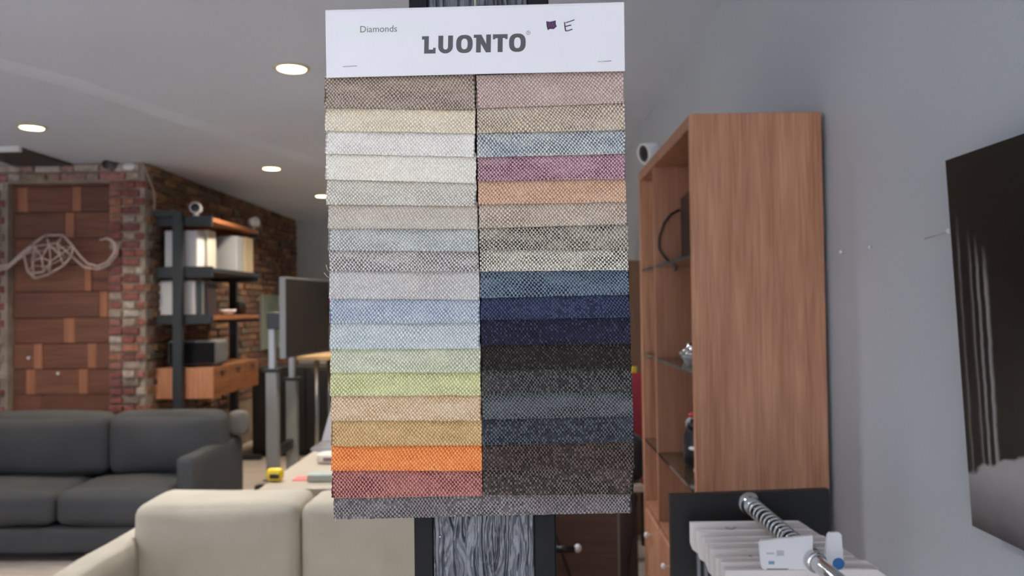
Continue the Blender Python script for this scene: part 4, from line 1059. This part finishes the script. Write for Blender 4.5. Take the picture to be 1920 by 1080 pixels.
part('feeler', MB().tube([w(x, y, .5) for x, y in ((45, 478), (30, 489), (16, 502), (2, 506), (-20, 508))], .009, 8), m_wire, wv)
part('feeler', MB().tube([w(x, y, .7) for x, y in ((60, 459), (38, 477), (18, 496), (4, 499), (-18, 500))], .009, 8), m_wire, wv)
for (x, y) in ((70, 470), (104, 464), (184, 502)):
    p = w(x, y, 1 if x < 150 else .6); part('wall_pin', MB().tube([p, (p.x, YF + .075, p.z)], .005, 6), m_wire, wv)

# ------------------------------------------------------------------ television on its stand
TX = at(524, 590, 5.75).x
ty0, ty1 = 5.75, 6.62
tz1, tz0 = at(530, 519, 5.75).z, at(530, 672, 5.75).z
stx = at(511, 650, 5.92).x
ts = thing('television_stand', 'dark television seen side-on on a grey two-column stand', 'television', (stx, 6.15, 0))
m_bez = mat('tv_edge', (132, 134, 140), .4); m_scr = mat('tv_screen', (44, 40, 39), .55, spec=.2)
def tvx(y): return TX + (y - ty0) * .125
def tvbox(y0, y1, z0, z1, o0, o1): return MB().prism([(tvx(y0) + o0, y0, z0), (tvx(y1) + o0, y1, z0), (tvx(y1) + o1, y1, z0), (tvx(y0) + o1, y0, z0)], (0, 0, z1 - z0))
tv = part('television', tvbox(ty0, ty1, tz0, tz1, 0, .04), m_bez, ts, 'dark flat screen with grey edge')
part('screen', tvbox(ty0 + .012, ty1 - .012, tz0 + .02, tz1 - .012, .035, .044), m_scr, tv)
part('bottom_bezel', tvbox(ty0 + .004, ty1 - .004, tz0, tz0 + .018, .036, .046), mat('tv_bezel', (40, 38, 38), .4), tv)
m_alu = mat('stand_grey', (142, 140, 138), .4, .3)
for y, ztop, zc, nm in ((5.92, at(510, 612, 5.92).z, at(510, 696, 5.92).z, 0), (6.42, at(548, 640, 6.42).z, at(548, 712, 6.42).z, 1)):
    part('lower_column', MB().box(stx - .042, stx + .042, y - .04, y + .04, .05, zc, .006), m_alu, ts)
    part('upper_column', MB().box(stx - .022, stx + .022, y - .025, y + .025, zc, ztop, .004), mat('stand_light', (176, 178, 184), .4, .3), ts)
    part('collar', MB().box(stx - .07, stx + .07, y - .05, y + .05, zc - .006, zc + .02, .008), m_blackgloss, ts)
    part('foot', MB().box(stx - .30, stx + .30, y - .04, y + .04, 0, .05, .01), m_blackgloss, ts)
    part('mount', MB().box(stx - .03, TX + .03 + (y - ty0) * .125 - .03, y - .04, y + .04, ztop - .02, ztop + .10, .006), m_blackgloss, ts)
part('cross_bar', MB().box(stx - .02, stx + .02, 5.96, 6.38, .35, .42), m_blackgloss, ts)
# high table behind
hy0, hy1 = 6.95, 7.6
hz = at(585, 668, hy0).z
hx0 = at(556, 672, hy0).x
tb = thing('high_table', 'narrow bar table with pale wood top and steel leg behind the television', 'table', (hx0 + .5, 7.25, 0))
part('top', MB().box(hx0, hx0 + 1.3, hy0, hy1, hz - .035, hz, .003), mat_wood('pale_oak', (170, 138, 96), (204, 172, 124), 'X', .5), tb)
for x in (at(594, 750, hy0 + .1).x, hx0 + 1.2):
    part('leg', MB().tube([(x, hy0 + .1, 0), (x, hy0 + .1, hz - .035)], .02, 14), m_steel, tb)
    part('leg', MB().tube([(x, hy1 - .1, 0), (x, hy1 - .1, hz - .035)], .02, 14), m_steel, tb)
# dark floor cabinet under the bar table and behind the stand
cabx = at(470, 760, 7.9).x
kb = thing('low_cabinet', 'black low cabinet standing in the shade behind the stand columns', 'cabinet', (cabx + .7, 8.2, 0))
part('body', MB().box(cabx, cabx + 1.6, 7.95, 8.5, 0, at(500, 690, 7.95).z), mat('cabinet_black', (22, 20, 19), .6), kb)
for k in range(3): part('door', MB().box(cabx + .01 + k * .53, cabx + .53 + k * .53, 7.93, 7.95, .05, at(500, 694, 7.95).z, .003, 1), mat('cabinet_door_black', (26, 23, 22), .5), kb)
# framed board on the brick wall, far back
def yleft(px):
    lo, hi = 3.0, 14
    for _ in range(40):
        m_ = (lo + hi) / 2
        if at(px, 575, m_).x < XL + .04: hi = m_
        else: lo = m_
    return (lo + hi) / 2
ya, yb = yleft(489), yleft(521)
za, zb = at(505, 654, (ya + yb) / 2).z, at(505, 553, (ya + yb) / 2).z
fr = thing('framed_board', 'grey green framed board hung on the brown brick wall', 'picture', (XL + .04, (ya + yb) / 2, za))
part('panel', MB().box(XL + .03, XL + .05, ya, yb, za, zb), mat('board_green', (112, 124, 114), .5, var=.3, scale=2.2), fr)
fm = MB().box(XL + .03, XL + .06, ya - .02, ya + .02, za, zb).box(XL + .03, XL + .06, yb - .02, yb + .02, za, zb)
part('frame', fm, mat('frame_grey', (136, 136, 130), .5), fr)
# red sign on the back wall, red chair by the right wall
a, b_ = at(598, 552, YB - .03), at(640, 610, YB - .03)
sg = thing('red_sign', 'red sign with a dark band on the far wall', 'sign', (a.x + .2, YB, b_.z))
part('panel', MB().box(a.x, b_.x, YB - .03, YB - .002, b_.z, a.z), mat('sign_dark', (70, 52, 50), .6), sg)
part('red_block', MB().box(a.x, b_.x, YB - .04, YB - .03, at(600, 574, YB).z, a.z), mat('sign_red', (196, 34, 66), .5), sg)
part('red_block', MB().box(a.x, b_.x, YB - .04, YB - .03, b_.z, at(600, 593, YB).z), mat('sign_red', (196, 34, 66), .5), sg)
m_red = mat('chair_red', (128, 24, 38), .7, var=.15, scale=8)
ch = thing('red_chair', 'dark red padded chair behind the desk beside the bookcase', 'chair', (.5, 4.6, 0))
cz = [at(1195, y, 4.35).z for y in (700, 828)]
part('backrest', MB().cushion(.28, .74, 4.36, 4.44, cz[1] - .04, cz[0], .035, 8, (0, .02, 0)), m_red, ch)
part('seat', MB().cushion(.28, .74, 4.46, 4.90, .42, .50, .03, 8, (0, 0, .01)), m_red, ch)
for x in (.31, .71):
    for y in (4.48, 4.87): part('leg', MB().tube([(x, y, 0), (x, y, .44)], .014, 10), m_blackgloss, ch)
    part('back_post', MB().tube([(x, 4.46, .40), (x, 4.41, cz[1])], .014, 10), m_blackgloss, ch)
# plywood rack on the right wall in the gap behind the bookcase
yk0, yk1 = 5.1, 5.75
k1 = at(1190, 488, yk0).z
rk = thing('plywood_rack', 'honey coloured plywood rack against the right wall far behind the bookcase', 'rack', (.6, 5.4, 0))
m_ply = mat_wood('plywood', (104, 74, 52), (132, 98, 70), 'Z', .55)
part('side', MB().box(.36, XR - .01, yk0, yk0 + .03, 0, k1), m_ply, rk)
part('side', MB().box(.36, XR - .01, yk1 - .03, yk1, 0, k1), m_ply, rk)
for zz in (.3, .7, 1.1, k1 - .03): part('shelf', MB().box(.36, XR - .01, yk0 + .03, yk1 - .03, zz, zz + .025), m_ply, rk)
q = at(1186, 690, 6.2)
solo('yellow_jug', MB().lathe((at(1184, 690, 4.72).x, 4.72, .512), (0, 0, 1), [(0, .06), (.2, .065), (.44, .06), (at(1186, 692, 4.72).z - .53, .03), (at(1186, 688, 4.72).z - .51, .032)], 18), m_yel, 'yellow jug standing on the dark red chair', 'jug')
